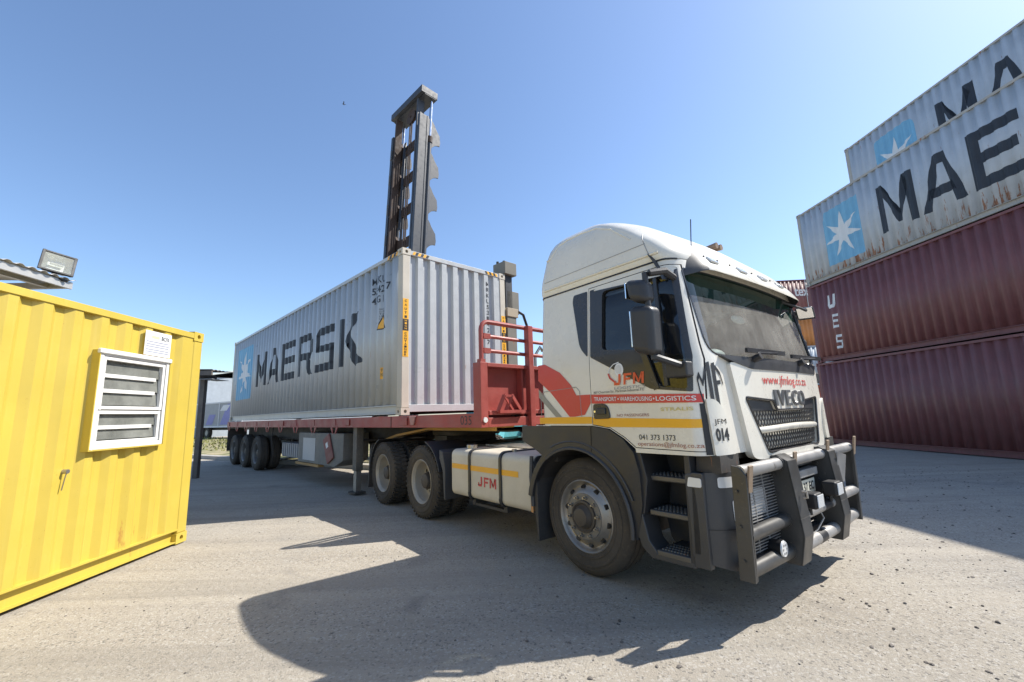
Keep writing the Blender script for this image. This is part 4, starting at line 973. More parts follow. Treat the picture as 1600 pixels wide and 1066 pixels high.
# corner panels: side strip, deflector and lettering
def corner(s, off):
    def f(u, z):      # u 0 at the side, 1 at the start of the front
        t = math.pi / 2 * u; w = hw(z); y = w - CRY * (1 - math.cos(t)) ; x = front_x(y, z)
        nx, ny = math.sin(t) * CRY, math.cos(t) * CRX; l = math.hypot(nx, ny)
        return (x + off * nx / l, s * (y + off * ny / l), z)
    return f
UB = drange(0, 1, .08)
for s in (-1, 1):
    dk = [(.345, 1.105), (.50, 1.105), (.455, 1.46), (.34, 1.46)]
    make('corner_slot', laid(tess(dk), corner(s, .003), UB, VB), blackp, cab)
    dp = rounded([(.515, 1.10), (.99, 1.10), (1.0, 1.20), (.86, 1.40), (.68, 1.49), (.47, 1.49)], [.02, .02, .05, .2, .10, .02], 4)
    dfl = make('corner_deflector', slab(dp, [], corner(s, .018), corner(s, -.01), UB, VB), white, tr, ang=35)
    if s < 0:
        make('fleet_number', laid(text_polys('JFM', .57, .84, 1.302, 1.348, .0), corner(s, .021), UB, VB), blackp, dfl)
        make('fleet_number', laid(text_polys('014', .57, .86, 1.195, 1.285, .045), corner(s, .021), UB, VB), blackp, dfl)
        mf = stroke([(.16, 1.46), (.07, 1.545), (.03, 1.63), (.10, 1.665), (.20, 1.60), (.30, 1.675), (.40, 1.725), (.45, 1.72)], .038) + stroke([(.45, 1.725), (.47, 1.47)], .125)
        mf += stroke([(.64, 1.72), (.66, 1.47)], .125) + stroke([(.58, 1.725), (.74, 1.715), (.88, 1.67), (.95, 1.60)], .032) + stroke([(.66, 1.605), (.84, 1.61)], .03)
        mf = [[(.35 + u * .64, z) for u, z in q] for q in mf]
        make('monogram', laid(mf, corner(s, .004), UB, VB), blackp, cab)

LET['J'] = [[(.55, .25), (.85, .25), (.85, 1), (.55, 1)], [(.0, 0), (.70, 0), (.85, .25), (.0, .22)], [(.0, .22), (.22, .22), (.22, .40), (.0, .40)]]
LET['F'] = [[(0, 0), (.26, 0), (.26, 1), (0, 1)], [(.26, .80), (1, .80), (1, 1), (.26, 1)], [(.26, .40), (.85, .40), (.85, .60), (.26, .60)]]
def jfm(x0, x1, z0, z1, sh=0.0):
    w = (x1 - x0); out = []
    for ch, a, b in (('J', 0, .27), ('F', .33, .60), ('M', .65, 1.0)):
        for p in LET[ch]: out.append([(x0 + w * (a + (b - a) * u) + sh * v * (z1 - z0), z0 + v * (z1 - z0)) for u, v in p])
    return out
# livery on the right-hand side (drawn on the panel surface)
sp = lambda o: sidef(-1, o)
make('red_swoosh', laid(tess([(-.43, 1.90), (-.33, 1.90), (-.12, 1.80), (.02, 1.67), (.08, 1.575), (.245, 1.575), (.245, 1.50), (.17, 1.40), (.05, 1.385), (-.02, 1.385), (-.26, 1.62), (-.43, 1.745)]), sp(.003), XS, VB), redp, cab)
make('grey_swoosh', laid(tess([(-.43, 1.66), (-.43, 1.58), (-.20, 1.385), (-.12, 1.385)]), sp(.003), XS, VB), olive, cab)
make('yellow_stripe', laid(tess([(-.43, 1.322), (.247, 1.322), (.247, 1.382), (-.43, 1.382)]), sp(.003), XS, VB), stripey, cab)
d = doors[-1]
make('yellow_stripe', laid(tess([(.258, 1.318), (.40, 1.296), (1.236, 1.292), (1.236, 1.352), (.258, 1.375)]), sp(.003), XS, VB), stripey, d)
make('red_band', laid(tess([(.258, 1.495), (1.236, 1.468), (1.236, 1.528), (.258, 1.572)]), sp(.006), XS, VB), redp, d)
def skew(polys, x0, x1, dz0, dz1): return [[(x, z + dz0 + (dz1 - dz0) * (x - x0) / (x1 - x0)) for x, z in p] for p in polys]
tx = text_polys('TRANSPORT', .29, .53, -.017, .017, .03) + text_polys('WAREHOUSING', .565, .865, -.017, .017, .03) + text_polys('LOGISTICS', .90, 1.205, -.017, .017, .03) + disc((.548, 0), .007, .007) + disc((.882, 0), .007, .007)
make('band_lettering', laid(skew(tx, .258, 1.236, 1.533, 1.498), sp(.0085), XS, VB), whitep, d)
make('logo_lettering', laid(jfm(.515, .805, 1.635, 1.725, .1), sp(.008), XS, VB), paint('orange_red', (.68, .10, .03), .4), d)
make('logo_lettering', laid(text_polys('LOGISTICS', .515, .815, 1.60, 1.622, .0), sp(.0075), XS, VB), greyp, d)
make('logo_ball', laid(disc((.575, 1.76), .045, .055), sp(.007), XS, VB), whitep, d)
make('logo_ball', laid(disc((.568, 1.765), .030, .036), sp(.009), XS, VB), paint('ball_shade', (.62, .61, .58), .4), d)
make('logo_swirl', laid(stroke([(.575, 1.822), (.52, 1.81), (.475, 1.775), (.462, 1.735)], .008), sp(.007), XS, VB), whitep, d)
make('logo_swirl', laid(stroke([(.462, 1.735), (.475, 1.70), (.52, 1.665)], .016), sp(.007), XS, VB), redp, d)
make('address_lettering', laid(text_polys('807 Chevrolet Str. Markman Industrial P.E', .29, .80, 1.577, 1.597), sp(.0075), XS, VB), blackp, d)
make('model_lettering', laid(text_polys('STRALIS', .93, 1.185, 1.415, 1.440, .02), sp(.005), XS, VB), goldp, d)
make('notice_lettering', laid(text_polys('NO PASSENGERS', .52, .825, 1.378, 1.400, .0), sp(.004), XS, VB), browntext, d)
make('phone_lettering', laid(text_polys('041 373 1373', .72, 1.03, 1.200, 1.240, .0), sp(.004), XS, VB), blackp, d)
make('mail_lettering', laid(text_polys('operations@jfmlog.co.za', .705, 1.225, 1.145, 1.188, .0), sp(.004), XS, VB), browntext, d)
make('service_hatch', MB().tube([sp(.003)(a, b) for a, b in [(-.40, 1.385), (-.40, 1.60), (-.36, 1.63), (.08, 1.65), (.12, 1.61), (.13, 1.385)]], .003, 4), greyp, cab)

# mirrors
for s in (-1, 1):
    mr = make('mirror_arm', MB().tube([(1.10, s * 1.19, 2.42), (1.12, s * 1.34, 2.44), (1.06, s * 1.45, 2.42)], .028, 8).tube([(1.17, s * 1.24, 1.72), (1.16, s * 1.36, 1.74), (1.05, s * 1.46, 1.80)], .026, 8).cyl((1.05, s * 1.46, 1.78), (1.03, s * 1.46, 2.43), .022, n=10), plastic, tr)
    make('mirror_housing', MB().add([(.92, s * 1.36, 2.22), (1.07, s * 1.38, 2.19), (1.07, s * 1.52, 2.19), (.92, s * 1.55, 2.22), (.89, s * 1.36, 2.40), (1.06, s * 1.38, 2.37), (1.06, s * 1.52, 2.37), (.89, s * 1.555, 2.40)], [(0, 1, 2, 3), (4, 5, 6, 7), (0, 1, 5, 4), (1, 2, 6, 5), (2, 3, 7, 6), (3, 0, 4, 7)]), plastic, mr, .055, seg=4)
    make('mirror_housing', MB().add([(.92, s * 1.36, 1.84), (1.09, s * 1.38, 1.80), (1.09, s * 1.52, 1.80), (.92, s * 1.555, 1.84), (.92, s * 1.36, 2.185), (1.10, s * 1.38, 2.165), (1.10, s * 1.53, 2.165), (.92, s * 1.56, 2.185)], [(0, 1, 2, 3), (4, 5, 6, 7), (0, 1, 5, 4), (1, 2, 6, 5), (2, 3, 7, 6), (3, 0, 4, 7)]), plastic, mr, .05, seg=4)
    make('mirror_glass', MB().box(.9185, .93, *sorted((s * 1.38, s * 1.535)), 1.88, 2.15), mirrorm, mr, .004); make('mirror_glass', MB().box(.895, .905, *sorted((s * 1.38, s * 1.535)), 2.25, 2.37), mirrorm, mr, .004)
    make('arm_mount', MB().box(1.04, 1.215, *sorted((s * 1.235, s * 1.33)), 1.65, 1.76), plastic, mr, .015)
km = make('front_mirror_arm', MB().tube([(1.12, .80, 2.50), (1.25, .95, 2.42), (1.27, 1.04, 2.40)], .013, 8), plastic, tr)
make('front_mirror', MB().obox((1.24, 1.10, 2.385), (.078, .025, 0), (-.008, .026, 0), (0, -.025, .064)), plastic, km, .024, seg=4); make('mirror_glass', MB().obox((1.246, 1.071, 2.383), (.066, .021, 0), (-.001, .004, 0), (0, -.021, .053)), mirrorm, km, .004)
# wipers
for y0 in (-.55, .35):
    wp = make('wiper', MB().tube([(1.37, y0, 1.80), (1.365, y0 + .06, 1.845), (1.365, y0 + .40, 1.862)], .012, 6).bar((1.345, y0 - .12, 1.86), (1.345, y0 + .62, 1.875), .02, .035), blackp, tr)
    make('wiper_pivot', MB().cyl((1.33, y0, 1.79), (1.40, y0, 1.815), .028, n=12), blackp, wp)

# ---- bumper, steps, arches
BO = [(-1.235, .36), (-1.235, .99), (1.235, .99), (1.235, .36)]
def bump_x(y, z):
    a = abs(y); w = 1.25; y0 = w - .30; xf = 1.36 - .02 * (abs(z - .65) / .35) ** 2
    if a <= y0: return xf - .02 * (a / y0) ** 2
    t = min(1, (a - y0) / (w - y0)); return xf - .02 - .24 * (1 - math.sqrt(max(0, 1 - t * t)))
bf = lambda o: (lambda y, z: (bump_x(y, z) + o, y, z))
bo_ = rounded([(-1.245, .985), (1.245, .985), (1.245, .40), (1.10, .345), (-1.10, .345), (-1.245, .40)], [.03, .03, .05, .05, .05, .05])
HL = {s: [rounded([(s * .62, .845), (s * .62, .66), (s * .97, .66), (s * 1.0, .845)], .03)] for s in (-1, 1)}
lowg = rounded([(-.54, .92), (.54, .92), (.50, .42), (-.50, .42)], .03)
bp = make('bumper', slab(bo_, HL[-1] + HL[1] + [lowg], bf(0), bf(-.06), drange(-1.245, 1.245, .05), drange(.34, .99, .1)), plastic2, tr, ang=40)
make('bumper_seam', laid(tess([(-1.243, .612), (-.99, .612), (-.99, .618), (-1.243, .618)]), bf(.002), drange(-1.245, 1.245, .03)), blackp, bp)
make('bumper_back', MB().box(1.05, 1.20, -1.05, 1.05, .40, .95), chassis, bp)
for s in (-1, 1):
    hb_ = make('headlight', laid(tess(HL[s][0]), bf(-.012), drange(-1.1, 1.1, .03)), lens, bp, ang=60)
    for k in (.71, .86):
        o = make('headlight_bowl', MB().lathe([(.0, .06), (.05, .05), (.075, .0)], 20), reflector, bp); o.location = (bump_x(k, .75) - .045, s * k, .752); o.rotation_euler = (0, 0, R(90))
    make('side_lamp', laid(tess(rounded([(s * 1.04, .955), (s * 1.16, .955), (s * 1.165, .885), (s * 1.04, .885)], .015)), bf(.004), drange(-1.2, 1.2, .02)), lens, bp)
    make('corner_lamp', laid(tess(rounded([(s * 1.02, .80), (s * 1.09, .80), (s * 1.09, .66), (s * 1.03, .64)], .015)), bf(.004), drange(-1.2, 1.2, .02)), lens, bp)
    make('side_marker', slab(rounded([(1.10, .955), (1.19, .95), (1.19, .89), (1.085, .89)], .012), [], lambda x, z: (x, s * 1.252, z), lambda x, z: (x, s * 1.20, z)), lens, bp)
    gd = MB()
    for i in range(26): z = .44 + i * .02; gd.tube([(bump_x(y, z) + .02, s * y, z) for y in (.52, .62, .72, .82, .92, 1.0)], .0038, 4)
    for y in (.53, .70, .86, .99): gd.tube([(bump_x(y, z) + .018, s * y, z) for z in (.43, .7, .95)], .006, 4)
    make('lamp_guard', gd, barlight, bp, merge=0)
    # infill at the bumper side
    make('bumper_side', MB().prism(rounded([(1.085, .36), (1.20, .36), (1.20, .985), (1.115, .985)], .01), 'y', *sorted((s * 1.19, s * 1.245))), plastic2, bp, .006)
    make('under_cab_panel', MB().prism([(1.12, .985), (1.30, .985), (1.30, 1.10), (1.13, 1.10)], 'y', *sorted((s * .9, s * 1.17))), chassis, tr)
make('radiator', MB().box(1.22, 1.25, -.52, .52, .44, .9), chassis, bp)
lv = MB()
for i in range(9): lv.obox((1.285, 0, .46 + i * .052), (.03, 0, -.012), (0, .51, 0), (.003, 0, .006))
make('lower_grille', lv, plastic, bp)
make('number_plate', MB().box(1.372, 1.378, -.26, .26, .70, .81), paint('plate_white', (.62, .60, .50), .4), bp)
make('plate_lettering', laid(text_polys('FBX 137 EC', -.23, .23, .72, .79, .02), lambda y, z: (1.3795, y, z)), blackp, bp)
make('plate_shelf', MB().box(1.33, 1.40, -.30, .30, .835, .90), barlight, bp, .008)

for s in (-1, 1):
    o = [(.60, 1.12), (1.10, 1.12), (1.12, .985), (1.08, .36), (.76, .345), (.70, .42), (.64, .75)]
    back = MB().prism(o, 'y', *sorted((s * .86, s * .90))); stp = make('step_unit', back, plastic, tr)
    side = MB(); side.prism([(.54, .60), (.68, .66), (.73, .46), (.80, .38), (1.085, .385), (1.085, .34), (.74, .335), (.66, .40), (.60, .54)], 'y', *sorted((s * 1.05, s * 1.24)))
    make('step_side', side, plastic2, stp, .012)
    make('step_side', MB().prism([(.60, 1.12), (.70, 1.12), (.75, .9), (.70, .64), (.56, .60), (.60, .85)], 'y', *sorted((s * .90, s * 1.235))), plastic, stp, .01)
    make('step_side', MB().prism([(1.085, .36), (1.115, .985), (1.11, 1.11), (1.07, 1.11), (1.05, .36)], 'y', *sorted((s * .90, s * 1.238))), plastic, stp, .006)
    for x0, z, yo_ in ((.70, .93, 1.17), (.72, .68, 1.20), (.78, .41, 1.235)):
        t = make('step_tread', MB().box(x0, 1.07, *sorted((s * .9, s * yo_)), z - .045, z), plastic2, stp, .012)
        make('step_nosing', MB().box(x0 + .015, 1.055, *sorted((s * (yo_ - .004), s * (yo_ + .006))), z - .036, z - .004), MATS['tread_metal'] if 'tread_metal' in MATS else paint('tread_metal', (.13, .125, .115), .5, metal=.5, dust=.3, dustc=(.18, .16, .13), rust=.2), stp, .004)
        tm = MB()
        for i in range(9):
            for j in range(4): xx = x0 + .04 + i * (1.0 - x0) / 9; yy = s * (yo_ - .03 - j * .05); tm.cyl((xx, yy, z - .001), (xx, yy, z + .007), .012, .008, 6)
        make('tread_studs', tm, paint('tread_metal', (.20, .19, .18), .5, metal=.5, dust=.4) if 'tread_metal' not in MATS else MATS['tread_metal'], t, merge=0)
    # wheel arch panel
    C0_, Rr = (0.0, .505), .60
    arc = [(C0_[0] + Rr * math.cos(R(a)), C0_[1] + Rr * math.sin(R(a))) for a in range(-6, 129, 6)]
    outer = [(-.70, 1.30), (.245, 1.30), (.43, 1.275), (.57, 1.20), (.66, 1.10), (.70, .95), (.70, .72), (.66, .56), (.63, .44)]
    poly = outer + arc
    make('wheel_arch', slab(poly + [(-.52, 1.08), (-.70, 1.15)], [], lambda x, z: (x, s * (1.262 - .04 * max(0, 1.02 - z)), z), lambda x, z: (x, s * 1.20, z), drange(-.7, .7, .1), drange(.4, 1.3, .1)), plastic, tr, .008, ang=40)
    ln_ = MB(); ln_.lathe([(.612, s * 1.22), (.612, s * .72), (.622, s * .72), (.622, s * 1.22)], 26, closed=True, ang=R(190), start=R(-5), o=(0, 0, .505)); make('arch_liner', ln_, chassis, tr)
    rg = MB(); rg.lathe([(.60, s * 1.255), (.60, s * 1.18), (.665, s * 1.18), (.665, s * 1.255)], 10, closed=True, ang=R(52), start=R(118), o=(0, 0, .505)); make('arch_ring', rg, plastic, tr, .008)
    make('arch_seam', MB().tube([(.235, s * 1.2635, 1.295), (.232, s * 1.2635, 1.20), (.225, s * 1.2635, 1.085)], .004, 4), blackp, tr)
    make('arch_crease', MB().tube([(.66 * math.cos(R(a)), s * 1.262, .505 + .66 * math.sin(R(a))) for a in range(20, 122, 6)], .008, 5), plastic2, tr)
    lip = MB(); lip.tube([(x, s * 1.262, z) for x, z in arc], .016, 6); make('arch_lip', lip, plastic2, tr)
    make('mud_flap', MB().prism([(-.60, .95), (-.545, .80), (-.54, .20), (-.565, .20), (-.60, .60)], 'y', *sorted((s * .80, s * 1.225))), rubber2, tr, .006)
    make('flap_edge', MB().tube([(-.60, s * 1.235, 1.0), (-.62, s * 1.235, .8), (-.60, s * 1.235, .52)], .02, 6), plastic2, tr)

# ---- bull bar
BX = 1.43
bb = make('bull_bar', MB().cyl((BX - .02, -1.16, 1.0), (BX - .02, 1.16, 1.0), .044, n=20), barlight, tr)
for s in (-1, 1):
    pm = MB(); y = s * 1.15
    pm.prism([(BX - .085, .325), (BX + .015, .325), (BX + .03, .98), (BX - .01, 1.035), (BX - .065, 1.045)], 'y', *sorted((y, y + s * .02)))
    pm.prism([(BX - .008, .33), (BX + .015, .33), (BX + .03, .98), (BX + .008, .98)], 'y', *sorted((y - s * .02, y)))
    make('end_plate', pm, barpaint, bb, .004)
    pt = MB(); yc_ = s * .45
    pr_ = [(BX - .12, .30), (BX + .06, .30), (BX + .10, .50), (BX + .09, .62), (BX + .05, 1.02), (BX - .02, 1.06), (BX - .20, 1.05), (BX - .16, .62)]
    w1 = .085
    pt.prism(pr_, 'y', yc_ - w1, yc_ - w1 + .016); pt.prism(pr_, 'y', yc_ + w1 - .016, yc_ + w1)
    fc = MB(); ed = [(BX - .02, 1.062), (BX + .052, 1.022), (BX + .092, .62), (BX + .102, .50), (BX + .062, .30)]
    for (xa, za), (xb, zb) in zip(ed[:-1], ed[1:]): pt.add([(xa, yc_ - w1, za), (xa, yc_ + w1, za), (xb, yc_ + w1, zb), (xb, yc_ - w1, zb), (xa - .016, yc_ - w1, za), (xa - .016, yc_ + w1, za), (xb - .016, yc_ + w1, zb), (xb - .016, yc_ - w1, zb)], [(0, 1, 2, 3), (4, 5, 6, 7), (0, 1, 5, 4), (1, 2, 6, 5), (2, 3, 7, 6), (3, 0, 4, 7)])
    pt.box(BX - .20, BX - .021, yc_ - w1, yc_ + w1, 1.036, 1.050)
    make('upright', pt, barpaint, bb, .004, merge=0)
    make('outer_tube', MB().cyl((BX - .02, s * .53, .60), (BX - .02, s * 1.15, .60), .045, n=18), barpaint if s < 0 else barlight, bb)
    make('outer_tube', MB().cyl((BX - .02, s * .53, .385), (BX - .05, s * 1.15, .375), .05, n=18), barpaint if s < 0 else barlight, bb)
for s in (-1, 1):
    for z in (.40, .56, .78, .92):
        make('bolt', MB().cyl((BX - .05, s * .45 - .085, z), (BX - .05, s * .45 - .099, z), .014, n=6), barpaint, bb)
    for z in (.45, .66, .88): make('bolt', MB().cyl((BX - .04, s * 1.17, z), (BX - .04, s * 1.184, z), .011, n=6), barpaint, bb)
    for z, rr_ in ((.60, .052), (.385, .057), (1.0, .051)): make('weld_collar', MB().cyl((BX - .02, s * .535, z), (BX - .02, s * .552, z), rr_, n=18), barpaint, bb)
make('middle_tube', MB().cyl((BX + .01, -.37, .60), (BX + .01, .37, .60), .042, n=18), barlight, bb)
lt = make('lower_tube', MB().cyl((BX + .01, -.37, .39), (BX + .01, .37, .39), .048, n=18), barlight, bb)
make('dark_band', MB().cyl((BX + .01, -.06, .39), (BX + .01, .07, .39), .0495, n=18), blackp, lt); make('dark_band', MB().cyl((BX + .01, .12, .60), (BX + .01, .30, .60), .0435, n=18), blackp, lt)
for y, z0 in ((-1.13, .90), (-.36, .93), (.40, .97), (1.17, .96)):
    make('marker_tab', MB().obox((BX + .035, y, z0 + .06), (.006, 0, -.002), (0, .028, 0), (.012, 0, .085)), paint('tab_brown', (.22, .14, .08), .6, dust=.4) if 'tab_brown' not in MATS else MATS['tab_brown'], bb)
for y, z in ((-.22, .705), (.26, .735)):
    sl = make('spot_lamp', MB().obox((BX + .07, y, z), (.055, 0, 0), (0, .075, 0), (0, 0, .058)), lampblack, bb, .02)
    make('lamp_lens', MB().obox((BX + .128, y, z), (.004, 0, 0), (0, .062, 0), (0, 0, .046)), lens, sl, .01); make('lamp_bracket', MB().cyl((BX + .05, y, z - .11), (BX + .05, y, z - .05), .014, n=8), blackp, sl)
fg = make('fog_lamp', MB().cyl((BX - .09, -.70, .44), (BX + .015, -.70, .44), .05, .062, 20), blackp, bb)
make('lamp_lens', MB().cyl((BX + .015, -.70, .44), (BX + .024, -.70, .44), .055, .05, 20), lens, fg)
dt = MB()
for i in range(6): a = i * 1.047; dt.cyl((BX + .024, -.70 + .03 * math.cos(a), .44 + .03 * math.sin(a)), (BX + .027, -.70 + .03 * math.cos(a), .44 + .03 * math.sin(a)), .008, n=8)
make('lamp_diodes', dt, greyp, fg)
make('hanging_plate', MB().obox((BX + .06, .60, .87), (.004, .003, 0), (0, .10, -.02), (.02, 0, .12)), barlight, bb, .003)
make('hook', MB().tube([(BX + .09, -.45, .80), (BX + .12, -.45, .80), (BX + .12, -.45, .76), (BX + .095, -.45, .755)], .009, 6), steel, bb)
make('cable', MB().tube([(BX + .03, .02, .60), (BX + .05, .04, .53), (BX + .02, -.03, .45), (BX + .0, -.10, .42)], .006, 5), greyp, bb)

# ---- chassis, wheels, tank
WB1, WB2 = 3.103, 4.535
fr_ = MB()
for s in (-1, 1): fr_.box(-5.35, 1.15, s * .42 - .04, s * .42 + .04, .74, .99)
for x in (-5.3, -4.6, -3.8, -3.0, -2.2, -1.2, 0, 1.0): fr_.box(x - .05, x + .05, -.38, .38, .78, .95)
make('chassis_frame', fr_, chassis, tr)
make('deck_plate', MB().box(-2.3, -.5, -.62, .62, 1.0, 1.02), steel, tr); 
cat_ = MB()
for i in range(3): cat_.tube([(-.55, -.2 + i * .15, 1.25 - i * .03), (-1.0, -.35 + i * .2, 1.08), (-1.6, -.2 + i * .1, 1.06), (-2.2, -.1 + i * .1, 1.2)], .02, 6)
make('air_hose', cat_, blackp, tr)
make('cab_rear_panel', MB().box(-.44, -.36, -1.1, 1.1, .95, 1.31), chassis, tr)
make('engine', MB().box(-.35, 1.0, -.40, .40, .55, 1.28), chassis, tr, .05)
f5 = make('fifth_wheel', MB().prism(rounded([(-4.35, -.45), (-3.3, -.48), (-3.3, .48), (-4.35, .45)], .25), 'z', 1.10, 1.17), chassis, tr, .015)
make('pedestal', MB().box(-4.0, -3.6, -.5, .5, .99, 1.10), chassis, f5)
for s in (-1, 1):
    wheel(tr, 0, s * 1.00, .505, s, 'front', alu, .3)
    for x in (-WB1, -WB2):
        wheel(tr, x, s * 1.085, .505, s, 'drive', None, random.random() * 6); wheel(tr, x, s * .765, .505, -s, 'drive', None, random.random() * 6)
for x in (0, -WB1, -WB2): make('axle', MB().cyl((x, -.9, .5), (x, .9, .5), .09, n=14).sphere((x, 0, .5), .22, .26, .22), hubdark, tr)
for s in (-1, 1):
    for x, a0, an in ((-WB1, 18, 58), (-WB2, 108, 58)):
        gm_ = MB(); gm_.lathe([(.57, s * 1.22), (.57, s * .62), (.585, s * .62), (.585, s * 1.22)], 12, closed=True, ang=R(an), start=R(a0), o=(x, 0, .505))
        make('mudguard', gm_, plastic if s < 0 else tankcream, tr)
    make('mudguard', MB().prism([(-2.56, .86), (-2.47, .70), (-2.44, .34), (-2.41, .34), (-2.41, .74), (-2.47, .95), (-2.56, .98)], 'y', *sorted((s * .66, s * 1.21))), plastic2, tr, .008)
    make('mud_flap', MB().prism([(-5.10, .75), (-5.16, .20), (-5.18, .20), (-5.14, .85), (-5.0, .98)], 'y', *sorted((s * .62, s * 1.22))), rubber2, tr)
TK = rounded([(-1.205, .43), (-.62, .43), (-.62, 1.0), (-1.205, 1.0)], .09, 6)
tank = make('fuel_tank', MB().prism(TK, 'x', -2.24, -.62), tankcream, tr, .012)
make('tank_end_shade', MB().prism([(a * 1.0, b) for a, b in rounded([(-1.20, .436), (-.625, .436), (-.625, .994), (-1.20, .994)], .085, 6)], 'x', -.618, -.606), plastic2, tank)  # grey plate paints in the shade on the tank's front end
make('yellow_stripe', MB().box(-2.22, -.86, -1.2085, -1.206, .765, .825), stripey, tank)
make('lettering', laid(jfm(-1.62, -1.26, .60, .71), lambda x, z: (x, -1.2082, z)), redtext, tank)
for x in (-1.80, -1.17):
    lp = [(y * 1.0 - .0, z) for y, z in rounded([(-1.212, .423), (-.61, .423), (-.61, 1.007), (-1.212, 1.007)], .095, 6)]
    make('tank_strap', MB().tube([(x, y, z) for y, z in lp + [lp[0]]], .024, 6, flat=.25), barpaint, tank); make('strap_edge', MB().tube([(x - .016, y * 1.003, z) for y, z in lp + [lp[0]]], .006, 4).tube([(x + .016, y * 1.003, z) for y, z in lp + [lp[0]]], .006, 4), blackp, tank)
    make('tank_bracket', MB().box(x - .03, x + .03, -1.15, -.45, .36, .43), chassis, tank)
make('filler_cap', MB().cyl((-2.06, -1.0, .99), (-2.06, -1.0, 1.05), .07, n=20), steel, tank, .008)
make('filler_cap', MB().cyl((-1.15, -1.02, .99), (-1.15, -1.02, 1.03), .03, n=14), steel, tank)
make('step_bar', MB().bar((-1.80, -1.12, .37), (-1.17, -1.12, .37), .05, .03), chassis, tank)
make('reflector_tag', MB().box(-.66, -.61, -1.215, -1.207, .45, .58), amber, tank)
make('air_tank', MB().cyl((-2.2, .9, .6), (-.8, .9, .6), .2, n=20), chassis, tr); make('battery_box', MB().box(-2.2, -.8, .62, 1.2, .80, .98), plastic, tr, .02)

# ------------------------------------------------------------------ semi-trailer (origin under the container's front end)
tl = empty('semi_trailer', FK.w(0, 0), FK.a); tag(tl, 'red flatbed semi-trailer carrying the grey container, with railed headboard', 'trailer')
XB, XFw = -12.32, 1.93
for s in (-1, 1):
    sr = MB(); y = s * 1.235
    sr.box(XB, XFw, *sorted((y, y - s * .012)), 1.262, 1.448); sr.box(XB, XFw, *sorted((y - s * .012, y - s * .07)), 1.440, 1.4485); sr.box(XB, XFw, *sorted((y - s * .012, y - s * .07)), 1.2615, 1.27)
    side = make('side_rail', sr, trred, tl, .003)
    x = -12.0; k = 0
    while x < -2.6:
        h_ = MB()
        for dx in (-.06, .06):
            h_.prism([(x + dx * 2.3 - .05, 1.262), (x + dx * 2.3 + .05, 1.262), (x + dx + .012, 1.13), (x + dx - .012, 1.13)], 'y', *sorted((y - s * .004, y + s * .010)))
        h_.prism([(x - .07, 1.30), (x + .07, 1.30), (x + .05, 1.43), (x - .05, 1.43)], 'y', *sorted((y, y + s * .010)))
        make('rope_hook', h_, trred, side); x += 1.17; k += 1
    for x, w in ((.15, .10), (-2.0, .10), (-6.0, .10), (-12.05, .10)):
        make('twistlock_bracket', MB().box(x - w, x + w, *sorted((y + s * .002, y + s * .022)), 1.30, 1.42), trred, side, .006)
    tw = MB(); tw.prism([(.32, 1.44), (.50, 1.44), (.45, 1.30), (.37, 1.30)], 'y', *sorted((y + s * .002, y + s * .03))); make('lashing_ring', tw, paint('faded_pink', (.42, .22, .19), .6) if 'faded_pink' not in MATS else MATS['faded_pink'], side, .01)
    make('rail_splice', MB().box(-.30, -.28, *sorted((y, y + s * .004)), 1.265, 1.446), chassis, side)
make('fleet_number', laid(text_polys('035', 1.62, 1.86, 1.30, 1.42, .0), lambda x, z: (x, -1.2372, z)), blackp, [o for o in tl.children if o.name.startswith('side_rail')][0])
bm_ = MB()
for s in (-1, 1):
    bm_.prism([(XB, 1.40), (2.0, 1.40), (2.0, 1.28), (.2, 1.24), (-.8, 1.12), (-1.7, .92), (XB, .92)], 'y', s * .52 - .012, s * .52 + .012)
    bm_.box(XB, -1.7, s * .52 - .08, s * .52 + .08, .90, .92); bm_.box(XB, 2.0, s * .52 - .08, s * .52 + .08, 1.40, 1.415)
make('main_beam', bm_, chassis, tl)
for s in (-1, 1):
    nk = MB(); nk.prism([(-1.75, .885), (-.82, 1.085), (.18, 1.205), (2.05, 1.245), (2.05, 1.275), (.18, 1.24), (-.82, 1.125), (-1.75, .925)], 'y', s * .74 - .10, s * .74 + .10); nk.box(.6, 2.05, s * .98 - .02, s * .98 + .02, 1.21, 1.262)
    make('gooseneck_flange', nk, ochre, tl)
cx_ = MB(); x = XB + .2
while x < 1.9: cx_.box(x - .03, x + .03, -1.22, 1.22, 1.275, 1.395); x += .62
make('cross_member', cx_, chassis, tl)
make('deck', MB().box(XB, 1.92, -1.16, 1.16, 1.416, 1.438), trred, tl)
make('coupler_plate', MB().box(-.6, 1.9, -.60, .60, 1.175, 1.20), chassis, tl); make('kingpin', MB().cyl((.25, 0, 1.08), (.25, 0, 1.18), .045, n=14), steel, tl)
# headboard
hb = make('headboard', MB().box(1.93, 1.96, -1.11, 1.11, 1.36, 2.06), trred, tl, .003)
for s in (-1, 1):
    make('headboard_post', MB().box(1.935, 2.09, *sorted((s * 1.26, s * 1.135)), 1.262, 2.115), trred, hb, .006)
    make('lamp', MB().cyl((2.09, s * 1.195, 1.36), (2.105, s * 1.195, 1.36), .035, n=14), lens, hb)
    make('side_frame', MB().box(1.963, 2.06, *sorted((s * .44, s * .47)), 1.37, 2.06), trred, hb)
make('top_flange', MB().box(1.93, 2.085, -1.13, 1.13, 2.06, 2.112), trred, hb, .005)
make('bottom_beam', MB().box(1.93, 2.085, -1.13, 1.13, 1.262, 1.385), trred, hb, .006); make('bottom_beam', MB().box(1.963, 2.08, -1.11, 1.11, 1.42, 1.475), trred, hb, .006)
for y in (-.32, .32): make('centre_post', MB().box(2.04, 2.13, y - .05, y + .05, 1.20, 2.70), trred, hb, .006)
